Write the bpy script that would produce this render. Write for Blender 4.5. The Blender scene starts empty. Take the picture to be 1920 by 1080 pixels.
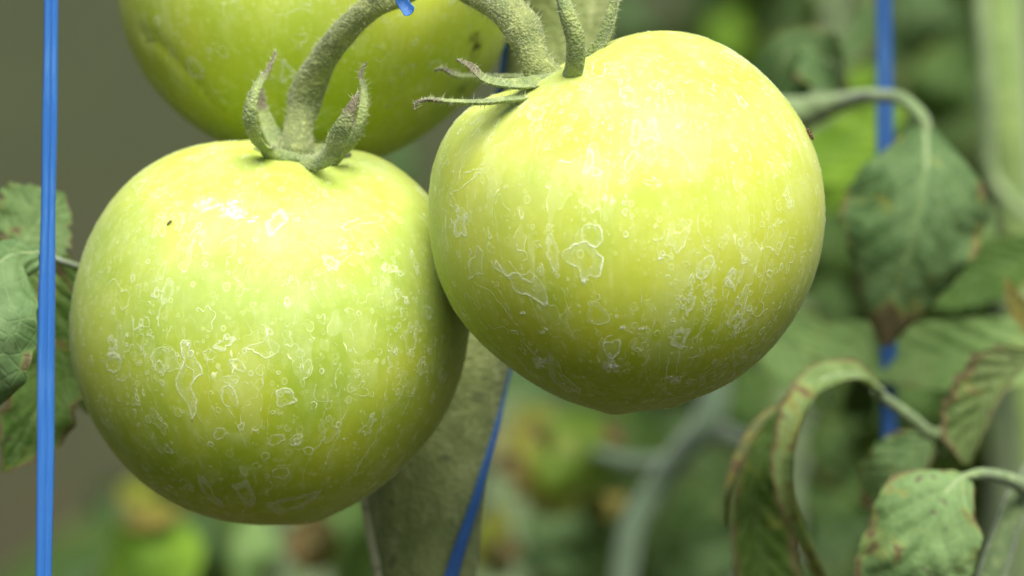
import bpy, math, random
import numpy as np
from mathutils import Vector

# ------------------------------------------------------------------ camera, sky, sun, exposure
SC = bpy.context.scene
PITCH = math.radians(12.0)
CAM = np.array([0.0, 0.0, 1.2])
RV = np.array([1.0, 0.0, 0.0])
UV_ = np.array([0.0, math.sin(PITCH), math.cos(PITCH)])
FV = np.array([0.0, math.cos(PITCH), -math.sin(PITCH)])
K = 0.18 / 1920.0

cd = bpy.data.cameras.new("camera")
cam = bpy.data.objects.new("camera", cd)
SC.collection.objects.link(cam)
cam.location = CAM
cam.rotation_euler = (math.pi / 2 - PITCH, 0, 0)
cd.sensor_width = 36.0
cd.lens = 200.0
cd.clip_start = 0.05
cd.clip_end = 400.0
cd.dof.use_dof = True
cd.dof.focus_distance = 0.985
cd.dof.aperture_fstop = 12.5
SC.camera = cam

SUN_EL, SUN_AZ = 63.0, 17.0          # azimuth: degrees to the right of straight behind the camera
se, sa = math.radians(SUN_EL), math.radians(SUN_AZ)
to_sun = Vector((math.sin(sa) * math.cos(se), -math.cos(sa) * math.cos(se), math.sin(se)))
ld = bpy.data.lights.new("sun", 'SUN')
ld.energy = 5.0
ld.angle = math.radians(44)
ld.color = (1.0, 0.97, 0.90)
lo = bpy.data.objects.new("sun", ld)
lo.rotation_euler = to_sun.to_track_quat('Z', 'Y').to_euler()
lo.location = (0, -2, 5)
SC.collection.objects.link(lo)

world = bpy.data.worlds.new("World")
SC.world = world
world.use_nodes = True
wn = world.node_tree
wn.nodes.clear()
sky = wn.nodes.new('ShaderNodeTexSky')
sky.sky_type = 'NISHITA'
sky.sun_disc = False
sky.sun_elevation = se
sky.sun_rotation = math.atan2(to_sun.x, to_sun.y)
sky.air_density = 1.0
sky.dust_density = 3.0
bgn = wn.nodes.new('ShaderNodeBackground')
bgn.inputs['Strength'].default_value = 0.062
wo = wn.nodes.new('ShaderNodeOutputWorld')
wn.links.new(sky.outputs[0], bgn.inputs[0])
wn.links.new(bgn.outputs[0], wo.inputs[0])

SC.view_settings.view_transform = 'Standard'
SC.view_settings.look = 'None'
SC.view_settings.exposure = 0.58
SC.view_settings.gamma = 1.0

rng = np.random.default_rng(7)

# ------------------------------------------------------------------ helpers
def P(px, py, d):
    px = np.asarray(px, float); py = np.asarray(py, float); d = np.asarray(d, float)
    return (CAM + FV * d[..., None] + RV * ((px - 960) * K * d)[..., None]
            + UV_ * ((540 - py) * K * d)[..., None])

def pts3(lst):
    a = np.array(lst, float)
    return P(a[:, 0], a[:, 1], a[:, 2])

def cf(x, y, z):
    """camera-frame vector (right, up, towards the camera) to world"""
    return RV * x + UV_ * y - FV * z

def nrm(v):
    v = np.asarray(v, float)
    return v / np.maximum(np.linalg.norm(v, axis=-1, keepdims=True), 1e-12)

def spline(p, n):
    """Catmull-Rom through control rows p, resampled to n rows, plus parameter"""
    p = np.asarray(p, float)
    if p.ndim == 1: p = p[:, None]
    m = len(p)
    if m == 1: return np.repeat(p, n, 0)
    t = np.linspace(0, m - 1 - 1e-9, n)
    i = np.floor(t).astype(int); f = (t - i)[:, None]
    ext = np.vstack([2 * p[0] - p[1], p, 2 * p[-1] - p[-2]])
    a, b, c, d = ext[i], ext[i + 1], ext[i + 2], ext[i + 3]
    return 0.5 * (2 * b + (c - a) * f + (2 * a - 5 * b + 4 * c - d) * f ** 2 + (3 * b - a - 3 * c + d) * f ** 3)

def arc_resample(p, n, *others):
    s = np.r_[0, np.cumsum(np.linalg.norm(np.diff(p, axis=0), axis=1))]
    q = np.linspace(0, s[-1], n)
    out = [np.stack([np.interp(q, s, p[:, k]) for k in range(p.shape[1])], 1)]
    for o in others:
        out.append(np.stack([np.interp(q, s, o[:, k]) for k in range(o.shape[1])], 1))
    return out

def mesh_obj(name, V, F, mat, parent=None, uv=None, attr=None, smooth=True, origin=None):
    me = bpy.data.meshes.new(name)
    V = np.asarray(V, float)
    if origin is None:
        origin = np.array(parent.matrix_world.translation) if parent is not None else V.mean(0)
    L = V - origin
    F = np.asarray(F)
    nf, k = F.shape
    me.vertices.add(len(V)); me.vertices.foreach_set('co', L.ravel())
    me.loops.add(nf * k); me.loops.foreach_set('vertex_index', F.ravel().astype(np.int32))
    me.polygons.add(nf)
    me.polygons.foreach_set('loop_start', np.arange(0, nf * k, k, dtype=np.int32))
    me.polygons.foreach_set('loop_total', np.full(nf, k, np.int32))
    if uv is not None:
        l = me.uv_layers.new(name='uv')
        l.data.foreach_set('uv', np.asarray(uv)[F.ravel()].ravel())
    if attr:
        for an, av in attr.items():
            a = me.attributes.new(an, 'FLOAT', 'POINT')
            a.data.foreach_set('value', np.asarray(av, float).ravel())
    me.update(calc_edges=True)
    me.validate()
    if smooth: me.polygons.foreach_set('use_smooth', np.ones(len(me.polygons), bool))
    if mat is not None: me.materials.append(mat)
    o = bpy.data.objects.new(name, me)
    SC.collection.objects.link(o)
    if parent is not None:
        o.parent = parent
        # parents are unrotated empties or meshes with a plain location: keep world coordinates
        o.location = Vector(origin) - parent.matrix_world.translation
    else:
        o.location = origin
    bpy_update(o)
    return o

def bpy_update(o):
    # keep matrix_world usable without a depsgraph update (translations only)
    from mathutils import Matrix
    loc = Vector(o.location)
    p = o.parent
    base = p.matrix_world.translation if p is not None else Vector((0, 0, 0))
    o.matrix_world = Matrix.Translation(base + loc) if p is None else o.matrix_world
    if p is not None:
        o.matrix_parent_inverse = Matrix.Identity(4)
        o.matrix_basis = Matrix.Translation(loc)
        o.matrix_world = Matrix.Translation(base + loc)

def thing(name, label, cat, loc, group=None):
    o = bpy.data.objects.new(name, None)
    o.empty_display_size = 0.005
    SC.collection.objects.link(o)
    o.location = Vector(loc)
    bpy_update(o)
    o['label'] = label; o['category'] = cat
    if group: o['group'] = group
    return o

def grid_faces(nr, nc, closed=False):
    r = np.arange(nr - 1)[:, None]
    c = np.arange(nc if closed else nc - 1)[None]
    c2 = (c + 1) % nc
    return np.stack([r * nc + c, r * nc + c2, (r + 1) * nc + c2, (r + 1) * nc + c], -1).reshape(-1, 4)

def frames(C, nh):
    T = nrm(np.gradient(C, axis=0))
    nh = np.asarray(nh, float)
    if nh.ndim == 1: nh = np.repeat(nh[None], len(C), 0)
    N = nh - T * np.sum(nh * T, 1, keepdims=True)
    N = nrm(N)
    S = nrm(np.cross(T, N))
    return T, N, S

def sweep_data(ctrl, wid, thk=None, nh=None, cup=0.0, n=60, m=16, rough=0.0, seed=0, caps=True):
    """closed tube through pixel control points; wid, thk in photo px at that depth"""
    ctrl = np.array(ctrl, float)
    W3 = pts3(ctrl)
    lin = np.linspace(0, 1, len(ctrl))
    wd = np.interp(lin, np.linspace(0, 1, len(wid)), wid)
    tk = wd if thk is None else np.interp(lin, np.linspace(0, 1, len(thk)), thk)
    A_ = np.column_stack([W3, wd, tk, ctrl[:, 2]])
    sc_len = np.r_[0, np.cumsum(np.linalg.norm(np.diff(W3, axis=0), axis=1))]
    sl = np.gradient(A_, sc_len, axis=0)
    q_ = np.linspace(0, sc_len[-1] * (1 - 1e-9), n * 3)
    i_ = np.clip(np.searchsorted(sc_len, q_, side='right') - 1, 0, len(ctrl) - 2)
    h_ = (sc_len[i_ + 1] - sc_len[i_])[:, None]; f_ = (q_[:, None] - sc_len[i_][:, None]) / h_
    B_ = ((2 * f_ ** 3 - 3 * f_ ** 2 + 1) * A_[i_] + (f_ ** 3 - 2 * f_ ** 2 + f_) * h_ * sl[i_]
          + (3 * f_ ** 2 - 2 * f_ ** 3) * A_[i_ + 1] + (f_ ** 3 - f_ ** 2) * h_ * sl[i_ + 1])
    C, wv, tv, dv = arc_resample(B_[:, :3], n, B_[:, 3:4], B_[:, 4:5], B_[:, 5:6])
    if nh is None: nh = cf(0, 0, 1)
    nh = np.asarray(nh, float)
    if nh.ndim == 2: nh = spline(nh, n)
    T, N, S = frames(C, nh)
    a = np.maximum(wv, 0.6) * K * dv / 2
    b = np.maximum(tv, 0.5) * K * dv / 2
    ph = np.linspace(0, 2 * math.pi, m, endpoint=False)
    cs, sn = np.cos(ph)[None], np.sin(ph)[None]
    r = np.random.default_rng(seed)
    u = np.linspace(0, 1, n)[:, None]
    bump = np.ones((n, m))
    if rough:
        for k in range(10):
            bump = bump + rough * 0.35 * np.sin(u * r.uniform(5, 60) + r.integers(0, 4) * ph[None] + r.uniform(0, 7))
    off_s = a * cs * bump
    off_n = b * sn * bump + cup * a * (cs ** 2)
    V = C[:, None] + S[:, None] * off_s[..., None] + N[:, None] * off_n[..., None]
    Nn = nrm(S[:, None] * (cs / a)[..., None] + N[:, None] * (sn / b)[..., None])
    uvs = np.stack([np.repeat(u, m, 1), np.repeat(ph[None] / (2 * math.pi), n, 0)], -1)
    V = V.reshape(-1, 3); F = grid_faces(n, m, True)
    Nn = Nn.reshape(-1, 3); uvs = uvs.reshape(-1, 2)
    if caps:
        v0 = V[:m].mean(0); v1 = V[-m:].mean(0)
        i0 = len(V); V = np.vstack([V, v0, v1])
        uvs = np.vstack([uvs, [0, .5], [1, .5]])
        j = np.arange(m)
        F = np.vstack([F, np.stack([np.full(m, i0), (j + 1) % m, j, j], 1)[:, :4],
                       np.stack([np.full(m, i0 + 1), (n - 1) * m + j, (n - 1) * m + (j + 1) % m, (n - 1) * m + (j + 1) % m], 1)])
    return V, F, uvs, Nn, (n, m, C)

def fix_tri(F):
    return F

def sweep(name, ctrl, wid, mat, parent=None, **kw):
    V, F, uvs, Nn, info = sweep_data(ctrl, wid, caps=False, **kw)
    n, m, C = info
    # rounded ends: collapse first and last ring towards their centres with two extra rings
    def ring(idx, s, shift):
        R_ = V[idx * m:(idx + 1) * m]; c = R_.mean(0)
        return c + (R_ - c) * s + shift
    Tn0 = nrm(C[0] - C[1]); Tn1 = nrm(C[-1] - C[-2])
    r0 = np.linalg.norm(V[:m] - V[:m].mean(0), axis=1).mean() * 0.5
    r1 = np.linalg.norm(V[-m:] - V[-m:].mean(0), axis=1).mean() * 0.5
    V2 = np.vstack([ring(0, 0.02, Tn0 * r0), ring(0, 0.7, Tn0 * r0 * 0.7), V,
                    ring(n - 1, 0.7, Tn1 * r1 * 0.7), ring(n - 1, 0.02, Tn1 * r1)])
    U2 = np.vstack([uvs[:m], uvs[:m], uvs, uvs[-m:], uvs[-m:]])
    F2 = grid_faces(n + 4, m, True)
    o = mesh_obj(name, V2, F2, mat, parent, uv=U2)
    return o, V, Nn, (n, m)

def hairs(parent, groups, count, lmin, lmax, mat, seed=0, width=0.00005, down=None, lie=0.5):
    """short plant hairs: slender three-sided spikes rooted in swept surfaces"""
    r = np.random.default_rng(seed)
    Vs = []; tot = sum(len(g[0]) for g in groups)
    for V, Nn, (n, m) in groups:
        k = int(count * len(V) / tot)
        i = r.integers(0, n - 1, k); j = r.integers(0, m, k)
        f, g = r.random((k, 1)), r.random((k, 1))
        A = V[i * m + j]; B = V[(i + 1) * m + j]; Cc = V[i * m + (j + 1) % m]
        p = A + (B - A) * f + (Cc - A) * g
        nn = nrm(Nn[i * m + j] + lie * r.normal(size=(k, 3)))
        L = (lmin + (lmax - lmin) * r.random((k, 1)) ** 2)
        t = nrm(np.cross(nn, r.normal(size=(k, 3))))
        t2 = np.cross(nn, t)
        w = width
        bend = t * L * r.uniform(-.25, .25, (k, 1))
        Vs.append(np.stack([p - nn * w + t * w, p - nn * w - t * w * .5 + t2 * w * .87,
                            p - nn * w - t * w * .5 - t2 * w * .87,
                            p + nn * L + bend], 1).reshape(-1, 3))
    V = np.vstack(Vs); k = len(V) // 4
    b = np.arange(k)[:, None] * 4
    F = np.concatenate([b + [0, 1, 3], b + [1, 2, 3], b + [2, 0, 3]], 0)
    o = mesh_obj('hairs', V, F, mat, parent)
    o['kind'] = 'stuff'
    return o

# ------------------------------------------------------------------ node helper
class NT:
    def __init__(s, name):
        s.mat = bpy.data.materials.new(name); s.mat.use_nodes = True
        s.t = s.mat.node_tree; s.t.nodes.clear()
        s.out = s.t.nodes.new('ShaderNodeOutputMaterial')
    def n(s, typ, **kw):
        nd = s.t.nodes.new(typ)
        for k, v in kw.items():
            setattr(nd, k, v)
        return nd
    def put(s, sock, v):
        if isinstance(v, bpy.types.NodeSocket): s.t.links.new(v, sock)
        elif isinstance(v, (tuple, list)) and len(v) == 3 and sock.type == 'RGBA': sock.default_value = (*v, 1)
        else: sock.default_value = v
    def m(s, op, a, b=None, c=None, clamp=False):
        nd = s.n('ShaderNodeMath', operation=op); nd.use_clamp = clamp
        s.put(nd.inputs[0], a)
        if b is not None: s.put(nd.inputs[1], b)
        if c is not None: s.put(nd.inputs[2], c)
        return nd.outputs[0]
    def ss(s, x, lo, hi):
        nd = s.n('ShaderNodeMapRange', interpolation_type='SMOOTHSTEP')
        s.put(nd.inputs[0], x); s.put(nd.inputs[1], lo); s.put(nd.inputs[2], hi)
        nd.inputs[3].default_value = 0; nd.inputs[4].default_value = 1
        return nd.outputs[0]
    def mix(s, f, a, b, blend='MIX'):
        nd = s.n('ShaderNodeMix', data_type='RGBA', blend_type=blend)
        s.put(nd.inputs[0], f); s.put(nd.inputs[6], a); s.put(nd.inputs[7], b)
        return nd.outputs[2]
    def vec(s, v, scale=(1, 1, 1), loc=(0, 0, 0)):
        nd = s.n('ShaderNodeMapping'); s.put(nd.inputs[0], v)
        nd.inputs['Scale'].default_value = scale; nd.inputs['Location'].default_value = loc
        return nd.outputs[0]
    def noise(s, v, scale, detail=3, rough=.55, dist=0.0):
        nd = s.n('ShaderNodeTexNoise'); s.put(nd.inputs['Vector'], v)
        nd.inputs['Scale'].default_value = scale; nd.inputs['Detail'].default_value = detail
        nd.inputs['Roughness'].default_value = rough; nd.inputs['Distortion'].default_value = dist
        return nd.outputs['Fac']
    def vor(s, v, scale, feature='F1', out='Distance', rnd=1.0):
        nd = s.n('ShaderNodeTexVoronoi', feature=feature); s.put(nd.inputs['Vector'], v)
        nd.inputs['Scale'].default_value = scale; nd.inputs['Randomness'].default_value = rnd
        return nd.outputs[out]
    def bump(s, h, strength, dist, normal=None):
        nd = s.n('ShaderNodeBump'); s.put(nd.inputs['Height'], h)
        nd.inputs['Strength'].default_value = strength; nd.inputs['Distance'].default_value = dist
        if normal is not None: s.put(nd.inputs['Normal'], normal)
        return nd.outputs[0]
    def pri(s, **kw):
        nd = s.n('ShaderNodeBsdfPrincipled')
        for k, v in kw.items(): s.put(nd.inputs[k.replace('_', ' ')], v)
        return nd.outputs[0]
    def surf(s, sh):
        s.t.links.new(sh, s.out.inputs[0]); return s.mat

def mat_tomato(name, seed, c_hi, c_lo, dust=1.0):
    g = NT(name)
    co = g.n('ShaderNodeTexCoord').outputs['Object']
    co = g.vec(co, loc=(seed * .37, seed * .11, seed * .05))
    big = g.noise(co, 38, 3, .5)
    ho = g.n('ShaderNodeSeparateXYZ'); g.put(ho.inputs[0], g.n('ShaderNodeTexCoord').outputs['Object'])
    hue_mix = g.m('ADD', g.ss(big, .35, .68), g.m('MULTIPLY', ho.outputs[2], 12.0), clamp=True)   # greener towards the bottom
    base = g.mix(hue_mix, c_lo, c_hi)
    fine = g.noise(co, 420, 3, .6)
    base = g.mix(g.m('MULTIPLY', g.ss(fine, .45, .75), .14), base, (0.60, 0.70, 0.08))
    # dried spray film: cloudy veil running down, contour lines, small rings, specks
    st = g.vec(co, scale=(1, 1, .42))
    warp = g.n('ShaderNodeTexNoise'); g.put(warp.inputs['Vector'], st); warp.inputs['Scale'].default_value = 260
    wv = g.n('ShaderNodeVectorMath', operation='SCALE'); g.put(wv.inputs[0], warp.outputs['Color']); wv.inputs['Scale'].default_value = .0026
    wadd = g.n('ShaderNodeVectorMath', operation='ADD'); g.put(wadd.inputs[0], st); g.put(wadd.inputs[1], wv.outputs[0])
    w = wadd.outputs[0]
    patch = g.ss(g.noise(co, 60, 2, .5), .47, .64)
    veil = g.m('MULTIPLY', g.ss(g.noise(st, 300, 4, .65), .48, .74), .12)
    fld = g.noise(w, 210, 2, .5)
    line = g.m('SUBTRACT', 1.0, g.ss(g.m('ABSOLUTE', g.m('SUBTRACT', fld, .535)), .002, .011))
    brk = g.ss(g.noise(co, 330, 2, .5), .46, .60)
    line = g.m('MULTIPLY', g.m('MULTIPLY', line, brk), g.m('MULTIPLY_ADD', patch, .55, .12))
    inside = g.m('MULTIPLY', g.ss(fld, .535, .55), g.m('MULTIPLY', patch, .10))
    def rings(scale, r0, r1, dens):
        vn = g.n('ShaderNodeTexVoronoi', feature='F1'); g.put(vn.inputs['Vector'], g.vec(co, scale=(1, 1, .8)))
        vn.inputs['Scale'].default_value = scale
        sep = g.n('ShaderNodeSeparateColor'); g.put(sep.inputs[0], vn.outputs['Color'])
        rad = g.m('MULTIPLY_ADD', sep.outputs[0], r1 - r0, r0)
        d = g.m('ABSOLUTE', g.m('SUBTRACT', vn.outputs['Distance'], rad))
        ring = g.m('SUBTRACT', 1.0, g.ss(d, .02, .085))
        fill = g.m('MULTIPLY', g.m('LESS_THAN', vn.outputs['Distance'], rad), .25)
        on = g.m('LESS_THAN', sep.outputs[1], dens)
        return g.m('MULTIPLY', g.m('MAXIMUM', ring, fill), g.m('MULTIPLY', on, sep.outputs[2]))
    r1_ = g.m('MULTIPLY', rings(560, .12, .40, .36), .34)
    r2_ = g.m('MULTIPLY', rings(1150, .15, .40, .35), .34)
    tot = g.m('MAXIMUM', g.m('MAXIMUM', line, r1_), g.m('MAXIMUM', r2_, g.m('ADD', veil, inside)), clamp=True)
    runs = g.ss(g.noise(g.vec(co, scale=(1, 1, .13)), 330, 3, .6), .54, .74)
    runs = g.m('MULTIPLY', runs, g.m('MULTIPLY', g.ss(g.noise(co, 48, 2, .5), .44, .6), g.m('MULTIPLY_ADD', brk, .26, .12)))
    chalk = g.m('MULTIPLY', g.ss(g.noise(co, 150, 5, .72), .64, .72), g.m('MULTIPLY_ADD', brk, .30, .05))
    tot = g.m('MULTIPLY', g.m('MAXIMUM', tot, g.m('MAXIMUM', runs, chalk)), dust)
    # thin spray film; brighter light on the upper half is painted into it
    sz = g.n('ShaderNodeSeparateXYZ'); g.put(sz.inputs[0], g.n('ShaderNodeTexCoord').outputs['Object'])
    lit_film = g.m('MULTIPLY', g.m('MULTIPLY_ADD', g.ss(sz.outputs[2], -.022, .024), .17, .008), g.m('MULTIPLY_ADD', g.ss(g.noise(co, 90, 4, .6), .3, .7), .7, .55))
    col = g.mix(tot, g.mix(lit_film, base, (.80, .88, .52)), (0.84, 0.92, 0.54))
    nb = g.bump(g.m('ADD', g.m('MULTIPLY', fine, .25), tot), .35, .00018)
    # scattered dust brightens grazing views: velvet layer (sheen)
    sh = g.pri(Base_Color=col, Roughness=g.m('MULTIPLY_ADD', tot, .15, .56), Specular_IOR_Level=.55, Subsurface_Weight=.22,
               Subsurface_Radius=(.5, .8, .15), Subsurface_Scale=.004, IOR=1.42, Normal=nb,
               Sheen_Weight=.07 * dust, Sheen_Roughness=.45, Sheen_Tint=(.9, 1.0, .85, 1))
    return g.surf(sh)

def mat_residue():
    g = NT('dried_spray_residue')
    at = g.n('ShaderNodeAttribute', attribute_name='a').outputs['Fac']
    co = g.n('ShaderNodeTexCoord').outputs['Object']
    nz = g.ss(g.noise(co, 1500, 2, .6), .25, .62)
    al = g.m('MULTIPLY', at, g.m('MULTIPLY_ADD', nz, .90, .38), clamp=True)
    d = g.pri(Base_Color=(.90, .97, .66), Roughness=.6)
    tr = g.n('ShaderNodeBsdfTransparent').outputs[0]
    mx = g.n('ShaderNodeMixShader'); g.put(mx.inputs[0], al); g.put(mx.inputs[1], tr); g.put(mx.inputs[2], d)
    return g.surf(mx.outputs[0])

def mat_stem(name, c1, c2, c3, scale=900, bumpd=.0003, sheen=.35, streak=False):
    g = NT(name)
    co = g.n('ShaderNodeTexCoord').outputs['Object']
    a = g.noise(co, scale * .25, 4, .6)
    b = g.noise(g.vec(co, scale=(1, 1, .35)) if streak else co, scale, 3, .65)
    c = g.mix(g.ss(a, .38, .64), c1, c2)
    c = g.mix(g.m('MULTIPLY', g.ss(b, .52, .70), .75), c, c3)
    dark = g.ss(g.noise(co, scale * .5, 2, .5), .62, .72)
    c = g.mix(g.m('MULTIPLY', dark, .55), c, (.035, .045, .015))
    h = g.m('ADD', g.vor(co, scale * 2.2), b)
    s = g.pri(Base_Color=c, Roughness=.75, Normal=g.bump(h, .8, bumpd), Sheen_Weight=sheen, Sheen_Roughness=.5,
              Subsurface_Weight=.12, Subsurface_Radius=(.5, 1, .2), Subsurface_Scale=.001)
    return g.surf(s)

def mat_sepal(name):
    g = NT(name)
    tc = g.n('ShaderNodeTexCoord')
    co = tc.outputs['Object']
    sp = g.n('ShaderNodeSeparateXYZ'); g.put(sp.inputs[0], tc.outputs['UV'])
    u = sp.outputs[0]
    a = g.noise(co, 300, 4, .6)
    b = g.noise(co, 1300, 3, .65)
    c = g.mix(g.ss(a, .36, .66), (.16, .22, .07), (.28, .35, .10))
    c = g.mix(g.m('MULTIPLY', g.ss(b, .5, .72), .6), c, (.40, .46, .20))
    tip = g.m('MULTIPLY', g.ss(g.m('ADD', u, g.m('MULTIPLY', a, .25)), .84, 1.0), .9)
    c = g.mix(tip, c, (.10, .075, .05))
    s = g.pri(Base_Color=c, Roughness=.7, Normal=g.bump(g.m('ADD', g.vor(co, 2000), b), .8, .0003), Sheen_Weight=.15,
              Subsurface_Weight=.15, Subsurface_Radius=(.5, 1, .2), Subsurface_Scale=.001)
    return g.surf(s)

def mat_leaf(name, c1, c2, seed, spots=.3, yellow=.3, edge=.3, nv=7, vein=(.26, .34, .17), dark_v=0.0, tip=0.0, trans=.25, sheen=.0):
    g = NT(name)
    c1 = (c1[0] * .93, c1[1] * .96, c1[2] * .78); c2 = (c2[0] * .95, c2[1] * .97, c2[2] * .80); vein = (vein[0] * .9, vein[1], vein[2] * .75)
    tc = g.n('ShaderNodeTexCoord')
    co = g.vec(tc.outputs['Object'], loc=(seed * .31, seed * .17, 0))
    sp = g.n('ShaderNodeSeparateXYZ'); g.put(sp.inputs[0], tc.outputs['UV'])
    u = sp.outputs[0]
    v = g.m('ABSOLUTE', g.m('MULTIPLY_ADD', sp.outputs[1], 2.0, -1.0))
    wob = g.m('MULTIPLY', g.m('SUBTRACT', g.noise(co, 120, 2), .5), .30)
    ph = g.m('ADD', g.m('SUBTRACT', g.m('MULTIPLY', u, float(nv)), g.m('MULTIPLY', g.m('POWER', v, .8), 2.1)), wob)
    tri = g.m('ABSOLUTE', g.m('SUBTRACT', g.m('FRACT', ph), .5))           # 0.5 at vein, 0 between
    lat = g.m('MULTIPLY', g.ss(tri, .42, .49), g.m('SUBTRACT', 1.0, g.ss(v, .55, 1.0)))
    mid = g.m('SUBTRACT', 1.0, g.ss(v, .02, .075))
    # fine net of small veins
    net = g.m('SUBTRACT', 1.0, g.ss(g.vor(co, 330, feature='DISTANCE_TO_EDGE'), .0, .10))
    a = g.noise(co, 75, 4, .6)
    b = g.noise(co, 420, 3, .65)
    c = g.mix(g.ss(a, .35, .67), c1, c2)
    c = g.mix(g.m('MULTIPLY', g.ss(b, .45, .75), .25), c, tuple(min(1, x * 1.7 + .02) for x in c2))
    c = g.mix(g.m('MULTIPLY', net, .22), c, vein)
    c = g.mix(g.m('MULTIPLY', g.m('MAXIMUM', lat, mid), .32), c, vein)
    # disease: yellow halo, brown heart; more at the edge and the tip
    dn = g.noise(co, 135, 5, .62, .6)
    push = g.m('ADD', g.m('MULTIPLY', g.ss(v, .70, 1.0), edge * .28), g.m('MULTIPLY', g.ss(u, .72, 1.0), tip * .35))
    dz = g.m('ADD', dn, push)
    c = g.mix(g.m('MULTIPLY', g.ss(dz, .66 - spots * .10, .72 - spots * .08), yellow), c, (.33, .33, .06))
    c = g.mix(g.m('MULTIPLY', g.ss(dz, .70 - spots * .10, .755 - spots * .08), .9), c, (.125, .085, .055))
    sm = g.noise(co, 520, 2, .5)
    c = g.mix(g.m('MULTIPLY', g.ss(sm, .70 - spots * .04, .76 - spots * .04), .85), c, (.09, .065, .05))
    h = g.m('ADD', g.m('MULTIPLY', tri, -.9), g.m('ADD', g.m('MULTIPLY', a, .5), g.m('ADD', g.m('MULTIPLY', b, .35), g.m('MULTIPLY', net, -.2))))
    nb = g.bump(h, .5, .0009)
    s = g.pri(Base_Color=c, Roughness=.62, Normal=nb, Sheen_Weight=sheen, Sheen_Roughness=.5, Specular_IOR_Level=.14)
    tl = g.n('ShaderNodeBsdfTranslucent'); g.put(tl.inputs[0], g.mix(.5, c, (.25, .40, .03))); g.put(tl.inputs[1], nb)
    mx = g.n('ShaderNodeMixShader'); mx.inputs[0].default_value = trans
    g.put(mx.inputs[1], s); g.put(mx.inputs[2], tl.outputs[0])
    return g.surf(mx.outputs[0])

def mat_plastic(name='blue_plastic_twine', k=1.0):
    g = NT(name)
    tc = g.n('ShaderNodeTexCoord')
    co = tc.outputs['UV']
    f = g.noise(g.vec(co, scale=(25, 60, 1)), 1.0, 4, .6)
    big = g.noise(g.vec(co, scale=(30, 3, 1)), 1.0, 3, .6)
    c = g.mix(g.ss(f, .3, .7), (.012 * k, .095 * k, .34 * k), (.035 * k, .16 * k, .46 * k))
    c = g.mix(g.m('MULTIPLY', g.ss(big, .5, .7), .5), c, (.08 * k, .23 * k, .50 * k))
    s = g.pri(Base_Color=c, Roughness=.42, Normal=g.bump(f, .5, .0003), Subsurface_Weight=.1,
              Subsurface_Radius=(.3, .6, 1), Subsurface_Scale=.002)
    return g.surf(s)

def mat_plain(name, c1, c2, scale, rough=.7):
    g = NT(name)
    co = g.n('ShaderNodeTexCoord').outputs['Object']
    a = g.noise(co, scale, 4, .6)
    s = g.pri(Base_Color=g.mix(g.ss(a, .35, .65), c1, c2), Roughness=rough, Normal=g.bump(a, .4, .2 / scale))
    return g.surf(s)

def mat_ground():
    g = NT('weedy_soil')
    co = g.n('ShaderNodeTexCoord').outputs['Object']
    a = g.noise(co, 1.3, 4, .6)
    b = g.noise(co, 22, 4, .7)
    sp = g.n('ShaderNodeSeparateXYZ'); g.put(sp.inputs[0], co)
    soil = g.mix(g.ss(b, .3, .7), (.019, .014, .002), (.042, .034, .005))
    weed = g.mix(g.ss(b, .35, .7), (.018, .024, .002), (.033, .043, .004))
    far = g.ss(g.m('ADD', sp.outputs[1], g.m('MULTIPLY', a, 3.5)), 5.2, 8.6)
    c = g.mix(far, soil, weed)
    s = g.pri(Base_Color=c, Roughness=.95, Normal=g.bump(b, .6, .04))
    return g.surf(s)

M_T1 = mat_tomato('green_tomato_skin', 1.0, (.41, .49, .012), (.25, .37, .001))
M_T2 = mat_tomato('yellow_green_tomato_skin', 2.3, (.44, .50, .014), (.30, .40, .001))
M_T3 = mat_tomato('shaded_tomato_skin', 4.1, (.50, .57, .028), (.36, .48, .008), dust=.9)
M_RES = mat_residue()
M_PED = mat_stem('velvety_pedicel', (.15, .19, .060), (.23, .27, .080), (.40, .45, .16), sheen=.15)
M_SEP = mat_sepal('velvety_sepal')
M_VINE = mat_stem('old_vine_bark', (.19, .24, .065), (.29, .34, .11), (.40, .44, .18), scale=500, bumpd=.0004, sheen=.1, streak=True)
M_RIDGE = mat_stem('pale_rib', (.42, .42, .20), (.50, .50, .26), (.6, .6, .34), scale=700)
M_HAIR = mat_plain('pale_plant_hair', (.42, .47, .26), (.55, .58, .36), 300)
M_BLUE = mat_plastic()
M_BLUE2 = mat_plastic('shadowed_blue_twine', .55)  # shadow on the right string put into a darker blue
M_BUG = mat_plain('dark_insect', (.03, .018, .012), (.16, .07, .03), 2500, .4)
M_PET = mat_stem('green_petiole', (.13, .20, .07), (.19, .27, .10), (.28, .34, .16), scale=350, bumpd=.0003)

# ------------------------------------------------------------------ the ground
gs = 60
gx = np.linspace(-60, 60, gs); gy = np.linspace(-20, 200, gs)
GX, GY = np.meshgrid(gx, gy, indexing='ij')
GZ = .04 * np.sin(GX * 1.3) * np.cos(GY * .9) - .02
ground = mesh_obj('ground', np.stack([GX, GY, GZ], -1).reshape(-1, 3), grid_faces(gs, gs)[:, ::-1], mat_ground(), origin=np.zeros(3))
ground['kind'] = 'structure'

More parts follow.
